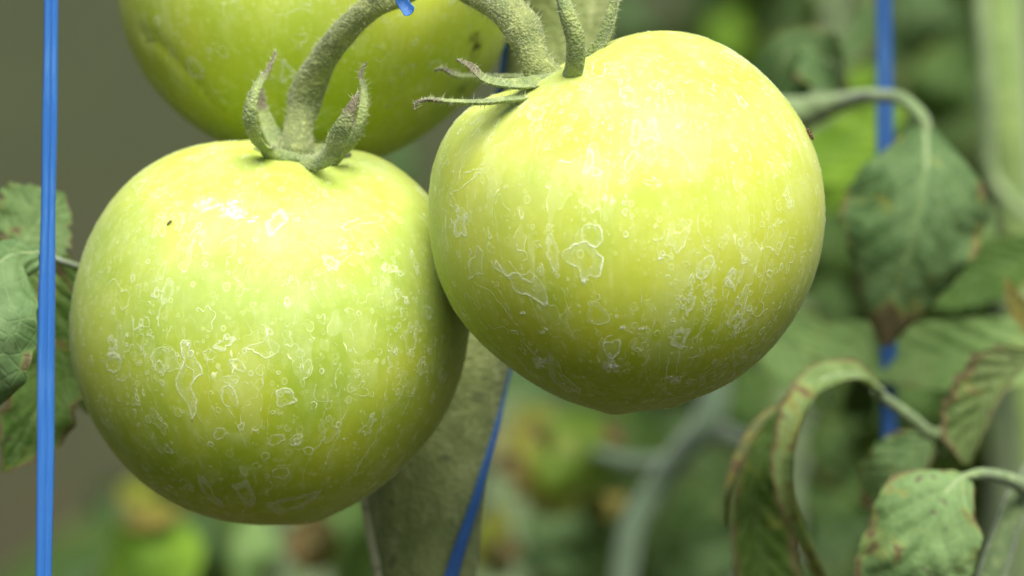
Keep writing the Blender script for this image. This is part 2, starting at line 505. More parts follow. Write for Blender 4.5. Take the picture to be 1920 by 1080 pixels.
# ------------------------------------------------------------------ tomatoes
def fit_outline(pts, cx, cy, nh=9):
    pts = np.array(pts, float)
    dx, dy = pts[:, 0] - cx, cy - pts[:, 1]
    ang = np.arctan2(dy, dx); R = np.hypot(dx, dy)
    o = np.argsort(ang); ang, R = ang[o], R[o]
    g = np.linspace(-math.pi, math.pi, 361)[:-1]
    Rg = np.interp(g, np.r_[ang - 2 * math.pi, ang, ang + 2 * math.pi], np.r_[R, R, R])
    ft = np.fft.rfft(Rg) / len(Rg)
    ft[nh + 1:] = 0
    full = np.fft.irfft(ft * len(Rg), len(Rg))
    return lambda a: np.interp(a, np.r_[g, math.pi], np.r_[full, full[0]])

class Tomato:
    def __init__(s, cx, cy, d, outline, calyx, dk=.12, ds=.36, front=1.0, nub=None, dimples=()):
        s.cx, s.cy, s.d = cx, cy, d
        s.c = P(cx, cy, d)
        s.R = fit_outline(outline, cx, cy)
        s.scale = K * d * 1.0006
        s.axis = nrm(np.array(calyx, float))
        s.dk, s.ds, s.front = dk, ds, front
        s.nub = nub; s.dimples = dimples
    def r(s, D):
        """D: unit directions in camera frame (right, up, toward camera)"""
        x, y, z = D[..., 0], D[..., 1], D[..., 2]
        pl = x * x + y * y
        a = np.arctan2(y, x)
        Rm = 365.0 * s.front
        w = pl ** 1.5
        r = s.R(a) * w + Rm * (1 - w)
        ca = np.clip(np.sum(D * s.axis, -1), -1, 1)
        th = np.arccos(ca)
        # faint meridional lobes
        e1 = nrm(np.cross(s.axis, [0.2, 0.1, 1.0])); e2 = np.cross(s.axis, e1)
        phi = np.arctan2(np.sum(D * e2, -1), np.sum(D * e1, -1))
        r = r * (1 + .007 * np.sin(5 * phi + 1) * np.sin(th) ** 2 * (1 - w) + .005 * np.sin(7 * phi) * np.exp(-((th - .35) / .25) ** 2))
        r = r * (1 - s.dk * np.exp(-(th / s.ds) ** 2))
        if s.nub is not None:
            for nd, amp, sg in s.nub:
                t2 = np.arccos(np.clip(np.sum(D * nrm(np.array(nd, float)), -1), -1, 1))
                r = r * (1 + amp * np.exp(-(t2 / sg) ** 2))
        for nd, amp, sg in s.dimples:
            t2 = np.arccos(np.clip(np.sum(D * nrm(np.array(nd, float)), -1), -1, 1))
            r = r * (1 + amp * np.exp(-(t2 / sg) ** 2))
        return r * s.scale
    def pos(s, D):
        L = D * s.r(D)[..., None]
        return s.c + L[..., :1] * RV + L[..., 1:2] * UV_ - L[..., 2:3] * FV
    def project(s, px, py):
        """first point of the skin seen through photo pixel px, py"""
        px = np.asarray(px, float); py = np.asarray(py, float)
        ray = nrm(FV + RV * ((px - 960) * K)[..., None] + UV_ * ((540 - py) * K)[..., None])
        base = np.sum((s.c - CAM) * ray, -1)
        lo_ = base - .06; hi_ = base.copy()
        for _ in range(26):
            md = (lo_ + hi_) / 2
            q = CAM + ray * md[..., None] - s.c
            L = np.stack([q @ RV, q @ UV_, -(q @ FV)], -1)
            rr = np.linalg.norm(L, axis=-1)
            ins = rr < s.r(L / rr[..., None])
            hi_ = np.where(ins, md, hi_); lo_ = np.where(ins, lo_, md)
        ok = hi_ < base - 1e-4
        return CAM + ray * hi_[..., None], ok
    def build(s, name, mat, parent):
        nt, npn = 150, 200
        e1 = nrm(np.cross(s.axis, [0.1, 0.2, 1.0])); e2 = np.cross(s.axis, e1)
        th = np.linspace(0.002, math.pi - .002, nt)[:, None]; ph = np.linspace(0, 2 * math.pi, npn, endpoint=False)[None]
        D = (s.axis * np.cos(th)[..., None] + e1 * (np.sin(th) * np.cos(ph))[..., None] + e2 * (np.sin(th) * np.sin(ph))[..., None])
        V = s.pos(D).reshape(-1, 3)
        o = mesh_obj(name, V, grid_faces(nt, npn, True), mat, parent)
        bm_fix(o)
        return o

def bm_fix(o):
    import bmesh
    bm = bmesh.new(); bm.from_mesh(o.data)
    bmesh.ops.recalc_face_normals(bm, faces=bm.faces)
    bm.to_mesh(o.data); bm.free()

class Marks:
    """dried spray residue as thin crust ribbons lying on the skin"""
    def __init__(s, tom):
        s.t = tom; s.V = []; s.F = []; s.A = []; s.k = 0
    def ribbon(s, pts, w, a, closed=False):
        """pts: points in world on skin; ribbon of width w (m)"""
        n = len(pts)
        if n < 3: return
        up = nrm(pts - s.t.c)
        if closed: T = np.roll(pts, -1, 0) - np.roll(pts, 1, 0)
        else: T = np.gradient(pts, axis=0)
        S = nrm(np.cross(nrm(T), up))
        a = np.broadcast_to(a, (n,)).astype(float); w = np.broadcast_to(w, (n,))[:, None]
        base = pts + up * .00006
        V = np.stack([base - S * w * .5, base + up * .00005, base + S * w * .5], 1).reshape(-1, 3)
        A = np.stack([a * 0, a, a * 0], 1).ravel()
        i = np.arange(n if closed else n - 1)[:, None] * 3
        j = (i + 3) % (3 * n)
        F = np.concatenate([np.hstack([i, i + 1, j + 1, j]), np.hstack([i + 1, i + 2, j + 2, j + 1])])
        s.V.append(V); s.A.append(A); s.F.append(F + s.k); s.k += len(V)
    def fill(s, pts, a):
        n = len(pts)
        up = nrm(pts - s.t.c)
        c = pts.mean(0)
        # centre dropped back on the skin
        Lc = c - s.t.c; D = nrm(np.array([Lc @ RV, Lc @ UV_, -(Lc @ FV)]))
        c = s.t.pos(D[None])[0]
        m2 = (pts + c) / 2; L2 = m2 - s.t.c
        D2 = nrm(np.stack([L2 @ RV, L2 @ UV_, -(L2 @ FV)], -1)); m2 = s.t.pos(D2)
        V = np.vstack([pts + up * .00004, m2 + up * .00005, c + nrm(c - s.t.c) * .00005])
        A = np.r_[np.full(n, a), np.full(n, a * .6), a * .5]
        i = np.arange(n); j = (i + 1) % n
        F = np.vstack([np.stack([i, j, n + j, n + i], 1), np.stack([n + i, n + j, np.full(n, 2 * n), np.full(n, 2 * n)], 1)])
        s.V.append(V); s.A.append(A); s.F.append(F + s.k); s.k += len(V)
    def px(s, poly, w=3.0, a=.9, closed=False, fill=0.0, jit=1.5, seed=0, n=None):
        poly = np.array(poly, float)
        if closed: poly = np.vstack([poly, poly[:1]])
        L = np.sum(np.hypot(*np.diff(poly, axis=0).T))
        n = n or max(8, int(L / 5))
        q = spline(poly, n)
        if closed: q = q[:-1]
        r = np.random.default_rng(seed + int(poly[0, 0] * 7 + poly[0, 1]))
        q = q + r.normal(size=q.shape) * jit * .5
        th = np.linspace(0, 2 * math.pi, len(q), endpoint=False)
        am = min(4.0, L / 60)
        for k in range(3, 9):
            q = q + am * .5 / k ** .3 * np.stack([r.normal() * np.sin(k * th + r.uniform(0, 7)), r.normal() * np.sin(k * th + r.uniform(0, 7))], 1) * (.6 if closed else .4)
        base_a = r.uniform(.75, 1.0)
        wp, ok = s.t.project(q[:, 0], q[:, 1])
        if ok.sum() < 4: return
        if not ok.all(): wp = wp[ok]; closed = False
        av = a * base_a * np.clip(.62 + .30 * np.sin(np.linspace(0, 2 * math.pi, len(wp)) * r.integers(1, 4) + r.uniform(0, 7)) + .35 * r.normal(size=len(wp)), .03, 1.1)
        av = np.convolve(np.r_[av[-1], av, av[0]], [.3, .4, .3], 'valid')
        wv = w * K * s.t.d * (.8 + .5 * r.random(len(wp)))
        s.ribbon(wp, wv, av, closed)
        if fill and closed: s.fill(wp, fill)
    def blob(s, r, D, size, el=1.0, a=.5, w=.00018, fill=.0, rough=.25, open_=0.0):
        """random ring around camera-frame direction D"""
        dn = nrm(np.array([0, -1, 0]) - D * (-D[1])); sd = np.cross(D, dn)
        n = int(min(60, max(10, size * 1e3 * 2 * math.pi * (1 + el) / 2 / .28)))
        th = np.linspace(0, 2 * math.pi, n, endpoint=False)
        rr = np.ones(n)
        for k in range(2, 8):
            rr += rough * r.normal() / (k ** .8) * np.sin(k * th + r.uniform(0, 7))
        rr = np.clip(rr, .35, 2.0) * size
        R0 = .034
        x = rr * np.cos(th) * el; y = rr * np.sin(th)
        DD = nrm(D + dn * (x / R0)[:, None] + sd * (y / R0)[:, None])
        p = s.t.pos(DD)
        aa = a * np.clip(.62 + .45 * np.sin(th + r.uniform(0, 7)) + .35 * np.sin(3 * th + r.uniform(0, 7)) + .3 * r.normal(size=n), 0.02, 1.3)
        if open_ > 0:
            k = int(n * (1 - open_)); 
            if k >= 5: s.ribbon(p[:k], w * r.uniform(.7, 1.3), np.clip(aa[:k], 0.05, 1)); return
        s.ribbon(p, w * r.uniform(.7, 1.3), np.clip(aa, .05, 1), True)
        if fill: s.fill(p, fill)
    def scatter(s, seed, n_small, n_mid, n_drip, patchy=2.2, amp=1.0):
        r = np.random.default_rng(seed)
        cl = nrm(r.normal(size=(26, 3)) + [0, -.25, .3])
        def rd(clustered):
            while True:
                if clustered and r.random() < .55:
                    D = nrm(cl[r.integers(len(cl))] + r.normal(size=3) * .16)
                else: D = nrm(r.normal(size=3))
                if D[2] < -.35 or D @ s.t.axis > .93: continue
                return D
        for _ in range(n_small):
            s.blob(r, rd(True), r.uniform(.00018, .0006), r.uniform(.8, 1.5), a=amp * r.uniform(.15, .8) , w=.00017, fill=r.choice([0, 0, .1, .35]), rough=.22)
        for _ in range(n_mid):
            sz = r.uniform(.0006, .0017)
            s.blob(r, rd(True), sz, r.uniform(.8, 2.0), a=amp * r.uniform(.25, .8), w=.00019, fill=amp * r.choice([0, .1, .2, .4], p=[.35, .35, .2, .1]),
                   rough=.5, open_=r.choice([0, 0, .3, .5]))
        for _ in range(n_drip):
            D = rd(True); dn = nrm(np.array([0, -1, 0]) - D * (-D[1])); sd = np.cross(D, dn)
            L = r.uniform(.004, .013); k = int(L / .00035)
            t = np.linspace(0, L, k); x = np.cumsum(r.normal(size=k)) * .00012 + np.sin(t * r.uniform(300, 900)) * .00018 + t * r.uniform(-.2, .2)
            DD = nrm(D + dn * (t / .034)[:, None] + sd * (x / .034)[:, None])
            s.ribbon(s.t.pos(DD), .00017, amp * r.uniform(.2, .65) * (.6 + .4 * np.sin(t * 2000 + r.uniform(0, 6))))
    def build(s, parent):
        V = np.vstack(s.V); F = np.vstack(s.F); A = np.concatenate(s.A)
        o = mesh_obj('dried_spray_residue', V, F, M_RES, parent, attr={'a': A})
        o['kind'] = 'stuff'
        return o

T_LEFT = Tomato(505, 620, 1.025,
    [(350, 277), (250, 333), (190, 403), (150, 500), (131, 600), (139, 690), (165, 770), (215, 850), (280, 915), (350, 955),
     (430, 978), (520, 983), (600, 973), (700, 921), (780, 852), (850, 745), (876, 650), (881, 560), (868, 480), (835, 410), (790, 352),
     (730, 305), (660, 276), (580, 262), (500, 260), (420, 265)],
    (.17, .93, .20), dk=.075, ds=.24, nub=[((.22, -.97, .05), .012, .10)])
T_RIGHT = Tomato(1175, 415, 1.0,
    [(1200, 54), (1250, 55), (1310, 66), (1380, 100), (1450, 160), (1510, 240), (1540, 330), (1547, 410), (1532, 500), (1492, 590),
     (1432, 668), (1350, 727), (1270, 758), (1200, 769), (1150, 772), (1060, 750), (980, 705), (900, 640), (850, 580), (815, 490), (803, 400),
     (808, 330), (830, 260), (872, 200), (935, 150), (1000, 108), (1070, 75), (1140, 58)],
    (-.40, .86, .06), dk=.165, ds=.36, nub=[((-.07, -1, 0), .018, .09), ((.24, -.96, 0), .012, .07)])
T_BACK = Tomato(585, -55, 1.062,
    [(223, 0), (240, 80), (270, 140), (320, 200), (385, 250), (460, 288), (540, 308), (640, 310), (700, 300), (760, 275), (830, 225),
     (900, 160), (948, 80), (965, 0), (962, -80), (930, -200), (850, -310), (740, -380), (600, -410), (460, -395), (340, -330),
     (260, -230), (225, -120)],
    (.25, .85, .45), dk=.12, ds=.32, dimples=[((a_ / 365, b_ / 365, math.sqrt(max(.02, 1 - (a_ ** 2 + b_ ** 2) / 365 ** 2))), -.011, .055) for a_, b_ in ((-300, -130), (-275, -140), (-250, -165), (-228, -190), (-205, -215), (-185, -240))])

# ---- right tomato -------------------------------------------------
tr = thing('tomato', 'large pale yellow tomato in front, tilted, with long sepals at its upper left',
           'tomato', T_RIGHT.c, 'unripe tomatoes of the cluster')
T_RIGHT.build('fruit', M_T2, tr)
mk = Marks(T_RIGHT)
mk.scatter(11, 800, 190, 170)
Q = mk.px
Q([(1093, 425), (1105, 420), (1120, 424), (1129, 438), (1128, 455), (1116, 462), (1100, 455), (1092, 448), (1091, 438)], 4, .95, True, .10)
Q([(1090, 452), (1075, 456), (1068, 468), (1058, 472), (1057, 485), (1072, 494), (1085, 503), (1090, 517), (1097, 526), (1110, 516), (1126, 516),
   (1126, 497), (1132, 482), (1121, 475), (1112, 466), (1100, 455)], 4.5, 1.0, True, .13)
Q([(1096, 526), (1092, 524), (1098, 530)], 9, 1.0)
Q([(928, 487), (930, 500), (945, 513), (955, 522), (962, 538), (975, 551), (990, 552), (1005, 560), (1018, 572), (1027, 563), (1024, 545), (1015, 530), (1005, 518),
   (997, 528), (985, 523), (974, 514), (962, 510), (950, 518)], 4.5, .95, True, .12)
Q([(954, 488), (962, 500), (972, 512), (985, 515), (996, 505)], 3.5, .7)
Q([(1015, 568), (1022, 573), (1026, 566)], 9, .9)
Q([(895, 460), (903, 468), (906, 485), (903, 500), (907, 512), (898, 513), (884, 521), (880, 508), (881, 490), (890, 480)], 3.5, .75, True, .06)
Q([(915, 425), (917, 450), (915, 468), (922, 475)], 3.5, .6)
Q([(888, 530), (905, 538), (920, 545), (930, 560), (943, 575), (955, 592), (960, 612)], 3.5, .65)
Q([(915, 608), (925, 615), (945, 612), (953, 618), (970, 622), (975, 628)], 4, .55)
Q([(1103, 565), (1117, 566), (1128, 572), (1138, 585), (1142, 600), (1130, 607), (1112, 606), (1102, 595), (1103, 580)], 3, .5, True, .10)
Q([(1133, 642), (1132, 655), (1139, 666), (1148, 672), (1157, 662), (1163, 650), (1161, 640), (1153, 638), (1148, 641)], 5, 1.0, True, .08)
Q([(1148, 672), (1147, 680), (1140, 686), (1153, 688)], 8, 1.0, False)
Q([(1133, 642), (1137, 632), (1148, 628)], 4, .8)
for i, (x, y, w_) in enumerate([(1013, 679, 20), (1006, 672, 16), (1020, 676, 18), (1012, 686, 16), (1018, 622, 10), (1024, 616, 8), (1166, 614, 9), (1202, 616, 8), (1209, 615, 9),
                  (1096, 526, 10), (883, 521, 8), (981, 587, 8), (1238, 484, 8), (1152, 686, 12), (1142, 685, 11), (1256, 706, 12), (1265, 712, 10)]):
    Q([(x - w_ * .55, y), (x - w_ * .1, y + w_ * .12), (x + w_ * .3, y - w_ * .12), (x + w_ * .55, y + 1)], w_ * .95, 1.0, seed=i)
Q([(977, 637), (986, 645), (995, 655), (1003, 665), (1008, 655)], 6, .8)
Q([(1333, 478), (1325, 482), (1312, 492), (1305, 508), (1308, 520), (1318, 523), (1328, 512), (1337, 495), (1337, 484)], 4.5, .9, True, .12)
Q([(1366, 525), (1371, 530), (1369, 537), (1362, 537), (1360, 530)], 4, .85, True)
Q([(1442, 505), (1448, 511), (1445, 519), (1438, 517), (1436, 509)], 4, .85, True)
Q([(1246, 478), (1256, 480), (1256, 486), (1247, 487), (1243, 482)], 3.5, .7, True)
Q([(1388, 570), (1390, 575), (1386, 583), (1380, 582)], 4.5, .8)
Q([(1409, 565), (1406, 580), (1400, 600), (1391, 614), (1390, 622), (1378, 625)], 3, .6)
Q([(1458, 408), (1461, 420), (1470, 412), (1477, 428), (1472, 445), (1462, 470), (1456, 485)], 3.5, .7)
Q([(1458, 412), (1448, 425), (1450, 440), (1444, 450)], 3.5, .65)
Q([(1485, 445), (1490, 450), (1488, 465), (1480, 460), (1480, 448)], 3, .6, True)
Q([(1261, 660), (1255, 665), (1252, 680), (1248, 710), (1247, 730), (1258, 740), (1280, 742)], 3.2, .55)
Q([(1276, 705), (1265, 708), (1257, 716), (1265, 720), (1275, 716)], 5, .7, True, .3)
Q([(1275, 660), (1270, 680), (1268, 700)], 3, .45)
Q([(1310, 400), (1308, 430), (1318, 450), (1322, 465), (1338, 475)], 3, .5)
Q([(1413, 400), (1413, 440)], 3, .5)
Q([(1232, 430), (1234, 470), (1232, 520)], 2.6, .35)
Q([(1375, 660), (1376, 690), (1380, 715), (1374, 735)], 3.2, .6)
Q([(1290, 672), (1305, 668), (1320, 662)], 4, .5)
Q([(1030, 660), (1045, 675), (1055, 700), (1072, 716), (1088, 728), (1086, 738), (1065, 737), (1045, 722), (1033, 705), (1028, 680)], 3, .5, True, .18)
Q([(870, 325), (890, 318), (905, 316), (895, 328), (878, 340), (868, 352), (850, 362), (845, 385)], 3.5, .6)
mk.build(tr)

SEPW = dict(n=46, m=14)
def pedicel_set(root, ped, pw, hub, sepals, seed):
    gs_ = []
    o, V, N, i = sweep('pedicel', ped, pw, M_PED, root, n=90, m=28, rough=.018, seed=seed)
    gs_.append((V, N, i))
    for j, (ct, w, th, nh, cup) in enumerate(sepals):
        o2, V2, N2, i2 = sweep('sepal', ct, w, M_SEP, root, thk=th, nh=nh, cup=cup, rough=.02, seed=seed + j, **SEPW)
        if len(ct) > 2: gs_.append((V2, N2, i2))
    for hb in hub:
        o3, V3, N3, i3 = sweep('calyx', hb[0], hb[1], M_SEP, root, thk=hb[2], n=30, m=16, rough=.02, seed=seed)
        gs_.append((V3, N3, i3))
    hairs(root, gs_, 3600, .0003, .0017, M_HAIR, seed, width=.000045)
    return gs_

dC = 1.0
pedicel_set(tr,
    [(830, -75, 1.01), (880, -22, 1.003), (925, 2, .999), (962, 30, .996), (982, 58, .995), (995, 95, .994), (1018, 140, .994), (1035, 165, .996)],
    [56, 58, 62, 70, 74, 58, 66, 84], [([(955, 182, .990), (1010, 170, .985), (1060, 152, .986), (1110, 122, .993)], [8, 26, 30, 10], [14, 30, 34, 14])],
    [
     ([(1062, 152, .990), (1010, 160, .985), (950, 162, .981), (905, 150, .979), (878, 124, .979), (856, 112, .980)], [44, 42, 34, 26, 18, 5], [9, 8, 7, 6, 5, 3], cf(.1, .8, .5), .5),
     ([(1010, 182, .984), (950, 190, .979), (900, 194, .977), (840, 192, .976), (795, 189, .976), (780, 194, .976), (779, 206, .976)], [26, 24, 20, 17, 13, 9, 4], [8, 8, 7, 7, 6, 5, 3], cf(.1, .9, .3), .5),
     ([(1030, 150, 1.004), (960, 150, 1.006), (900, 148, 1.008), (850, 142, 1.010), (828, 130, 1.011), (814, 133, 1.012)], [36, 34, 30, 20, 12, 5], [8, 8, 7, 6, 5, 3], cf(.1, .9, .3), .5),
     ([(1052, 168, .984), (1070, 120, .978), (1072, 70, .975), (1058, 20, .974), (1045, -30, .976), (1030, -70, .98)], [46, 44, 42, 34, 22, 6], [10, 9, 8, 7, 6, 3], cf(-.45, .1, .9), -.6),
     ([(1085, 140, .998), (1118, 105, .994), (1143, 60, .992), (1156, 10, .992), (1160, -40, .994), (1150, -90, 1.0)], [44, 42, 38, 30, 20, 5], [9, 8, 7, 6, 5, 3], cf(-.8, .3, .55), .5),
    ], 3)
# fly on the right edge
def fly(name, label, tom, px, py, L, ang, wings=True, parent=None):
    p, ok = tom.project(np.array([px]), np.array([py])); p = p[0]
    nrmv = nrm(p - tom.c)
    root = thing(name, label, 'insect', p)
    d = nrm(cf(math.cos(ang), math.sin(ang), 0) - nrmv * (cf(math.cos(ang), math.sin(ang), 0) @ nrmv)); sd = np.cross(d, nrmv)
    segs = [('head', .42, .16, .14), ('thorax', .12, .26, .20), ('abdomen', -.32, .42, .17)]
    for nm, off, l, w in segs:
        n, m = 12, 12
        t = np.linspace(0, math.pi, n)[:, None]; q = np.linspace(0, 2 * math.pi, m, endpoint=False)[None]
        V = (p + nrmv * L * .2 + d * (off * L) + d * (np.cos(t) * L * l)[..., None] * np.ones((1, m, 1))
             + sd * (np.sin(t) * np.cos(q) * L * w)[..., None] + nrmv * (np.sin(t) * np.sin(q) * L * w)[..., None])
        mesh_obj(nm, V.reshape(-1, 3), grid_faces(n, m, True), M_BUG, root)
    for k, sgn in ((0, 1), (1, 1), (2, 1), (0, -1), (1, -1), (2, -1)):
        a0 = p + nrmv * L * .18 + d * L * (.22 - .14 * k)
        a1 = a0 + sd * sgn * L * .42 + nrmv * L * .12 + d * L * (.15 - .2 * k)
        a2 = a0 + sd * sgn * L * .62 - nrmv * L * .18 + d * L * (.2 - .3 * k)
        C = np.stack([a0, a1, a2]); tn = nrm(np.gradient(C, axis=0)); s1 = nrm(np.cross(tn, nrmv)); s2 = np.cross(tn, s1)
        q = np.linspace(0, 2 * math.pi, 5, endpoint=False)
        V = C[:, None] + (s1[:, None] * np.cos(q)[None, :, None] + s2[:, None] * np.sin(q)[None, :, None]) * L * .03
        mesh_obj('leg', V.reshape(-1, 3), grid_faces(3, 5, True), M_BUG, root)
    if wings:
        for sgn in (1, -1):
            pts = [(0, 0), (-.3, .16), (-.7, .22), (-.95, .12), (-.7, .02), (-.3, -.02)]
            V = [p + nrmv * L * .42 + d * L * (.15 + a) + sd * sgn * L * (b + .03) for a, b in pts]
            V = np.array(V + [np.mean(V, 0) + nrmv * L * .03])
            F = np.array([[i, (i + 1) % 6, 6] for i in range(6)])
            mesh_obj('wing', V, F, M_WING, root)
    return root
gw = NT('clear_wing')
M_WING = gw.surf(gw.pri(Base_Color=(.35, .27, .15), Roughness=.25, Alpha=.45))
fly('small_fly', 'tiny brown fly perched on the right edge of the front tomato', T_RIGHT, 1515, 252, .0018, math.radians(118))
fly('thrips', 'tiny black thrips on the bright upper left of the lower tomato', T_LEFT, 319, 418, .0009, math.radians(45), wings=False)

# ---- left tomato --------------------------------------------------
tl = thing('tomato', 'lower left green tomato with sepals curling straight up around its stalk', 'tomato', T_LEFT.c, 'unripe tomatoes of the cluster')
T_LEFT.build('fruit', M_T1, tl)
mk = Marks(T_LEFT); Q = mk.px
mk.scatter(23, 800, 190, 170)
Q([(345, 641), (343, 660), (341, 680), (331, 722), (345, 745), (352, 765), (361, 787), (369, 775), (365, 750), (358, 735), (362, 718), (375, 705), (380, 695), (368, 675), (357, 660), (356, 642)], 4.5, .95, True, .12)
Q([(343, 680), (352, 688), (363, 694), (362, 712)], 3.5, .7)
Q([(345, 643), (356, 643), (350, 648)], 7, .9)
Q([(207, 668), (200, 680), (203, 692), (213, 698), (224, 692), (228, 680), (222, 668)], 5, .9, True, .08)
Q([(200, 666), (212, 661), (224, 667), (215, 670)], 9, .8)
Q([(219, 702), (222, 712), (234, 712), (240, 704)], 6, .55)
Q([(288, 658), (300, 652), (315, 653), (328, 662), (332, 680), (338, 692), (325, 694), (310, 698), (295, 695), (287, 682), (284, 670)], 3.5, .65, True, .10)
Q([(291, 695), (293, 680), (303, 678), (305, 688), (309, 700)], 3.5, .75)
Q([(379, 660), (392, 655), (405, 660), (407, 668), (398, 675), (385, 670)], 3.2, .6, True, .05)
Q([(265, 658), (268, 635), (278, 628), (286, 632)], 4, .75)
Q([(247, 592), (250, 602), (252, 618), (265, 612), (280, 612), (279, 598), (270, 592)], 4, .65)
Q([(251, 618), (251, 640), (245, 650)], 3.5, .55)
Q([(300, 585), (296, 600), (297, 612)], 3.5, .7)
Q([(285, 557), (290, 548), (303, 546), (311, 552), (309, 566), (300, 578), (296, 600)], 4, .7)
Q([(284, 553), (289, 556), (286, 548)], 8, .8)
Q([(196, 545), (206, 530), (215, 524), (222, 532), (226, 545), (218, 556)], 3.5, .7)
Q([(226, 548), (236, 544), (243, 552), (241, 570), (232, 582), (226, 575)], 3.5, .7)
Q([(313, 640), (315, 625), (322, 612), (327, 618)], 3.5, .6)
Q([(418, 727), (430, 722), (440, 734), (444, 752), (446, 765)], 4, .75)
Q([(418, 727), (416, 742), (420, 758), (432, 764)], 3.5, .65)
Q([(417, 706), (430, 704), (447, 706), (446, 716), (434, 720), (420, 716)], 3.5, .6, True, .05)
Q([(430, 676), (438, 688), (450, 696), (460, 694), (454, 680), (446, 674)], 4.5, .8, True, .05)
Q([(489, 610), (498, 612), (501, 625), (499, 634)], 6, .75)
Q([(458, 652), (470, 655), (482, 660), (490, 668), (500, 672), (515, 664), (524, 654), (512, 640), (500, 634), (492, 640)], 3.5, .7, True, .08)
Q([(519, 741), (520, 733), (532, 728), (545, 733), (552, 743), (557, 752), (548, 755), (535, 758), (524, 763), (519, 756)], 5, 1.0, True, .12)
Q([(520, 735), (532, 731), (545, 737)], 9, .9)
Q([(523, 764), (522, 778), (530, 772)], 5, .8)
Q([(490, 683), (483, 688), (480, 697), (487, 705), (495, 700), (496, 690)], 3.2, .55, True)
Q([(485, 710), (478, 722), (487, 733), (494, 722), (493, 714)], 3.5, .6, True)
Q([(572, 678), (567, 690), (571, 699), (580, 695), (584, 684), (580, 675)], 3.2, .6, True)
Q([(404, 808), (408, 802), (418, 803), (424, 810), (418, 820), (408, 824), (402, 818)], 3.5, .7, True, .10)
Q([(393, 828), (400, 832), (396, 838), (388, 835)], 4, .7, True, .2)
Q([(540, 828), (552, 815), (562, 814), (566, 824), (558, 832), (545, 834)], 3.5, .75, True, .10)
Q([(503, 830), (505, 820), (515, 816), (528, 815), (532, 824), (522, 832), (510, 836)], 3.5, .65, True, .10)
Q([(570, 842), (578, 838), (586, 842), (585, 850), (576, 853), (570, 848)], 3.5, .8, True, .05)
Q([(489, 855), (495, 848), (504, 850), (506, 858), (498, 863), (490, 860)], 3.2, .7, True, .03)
Q([(472, 870), (480, 866), (487, 872), (482, 879), (474, 877)], 3.2, .6, True)
Q([(512, 882), (512, 893), (525, 896), (540, 892), (540, 880), (530, 876), (520, 878)], 3.5, .6, True, .05)
Q([(519, 872), (530, 873), (545, 870)], 4, .5)
Q([(636, 688), (630, 700), (627, 715), (630, 728)], 3.2, .5)
Q([(655, 615), (662, 630), (660, 650), (668, 662)], 3.2, .5)
Q([(728, 656), (735, 670), (733, 690), (727, 668)], 4, .75)
Q([(758, 722), (752, 735), (745, 752), (734, 765), (718, 782), (712, 800), (704, 818), (696, 834), (682, 860), (668, 880), (655, 898), (640, 915)], 3.2, .6)
Q([(640, 805), (632, 822), (618, 845), (612, 862), (605, 885)], 3.2, .5)
Q([(610, 820), (590, 840), (580, 860), (570, 880), (568, 900), (562, 915)], 3, .4)
Q([(670, 693), (668, 703), (675, 703), (677, 692)], 3, .6, True)
Q([(592, 720), (588, 738), (593, 750), (610, 752), (625, 752)], 3, .5)
Q([(461, 898), (472, 915), (479, 935), (476, 945), (466, 950), (455, 940), (445, 925), (435, 910), (447, 905)], 5, .22, True, .30)
Q([(370, 885), (372, 905), (385, 925), (400, 940), (420, 955), (412, 938), (398, 920), (388, 900)], 5, .22, True, .30)
Q([(500, 945), (520, 938), (560, 930), (600, 918), (585, 938), (555, 955), (520, 962)], 5, .22, True, .30)
Q([(470, 935), (462, 950), (455, 965), (480, 962)], 6, .5)
for i, (x, y, w_) in enumerate([(376, 384, 22), (388, 378, 20), (399, 388, 18), (428, 391, 22), (440, 398, 24), (424, 404, 20), (446, 408, 16), (410, 385, 12), (435, 380, 16),
                                (470, 415, 10), (478, 408, 9), (455, 402, 12), (384, 392, 14)]):
    Q([(x - w_ * .6, y), (x - w_ * .1, y + w_ * .2), (x + w_ * .3, y - w_ * .2), (x + w_ * .6, y + 1)], w_ * .8, .85, seed=i)
Q([(630, 418), (640, 428), (652, 432), (665, 425), (680, 420), (700, 418), (715, 425), (728, 440)], 4.5, .75)
Q([(640, 428), (650, 418), (670, 412), (690, 404), (715, 405), (712, 415)], 4.5, .7)
Q([(632, 455), (640, 448), (652, 455), (645, 468)], 4, .6)
Q([(655, 432), (660, 445), (665, 455)], 3.5, .5)
mk.build(tl)
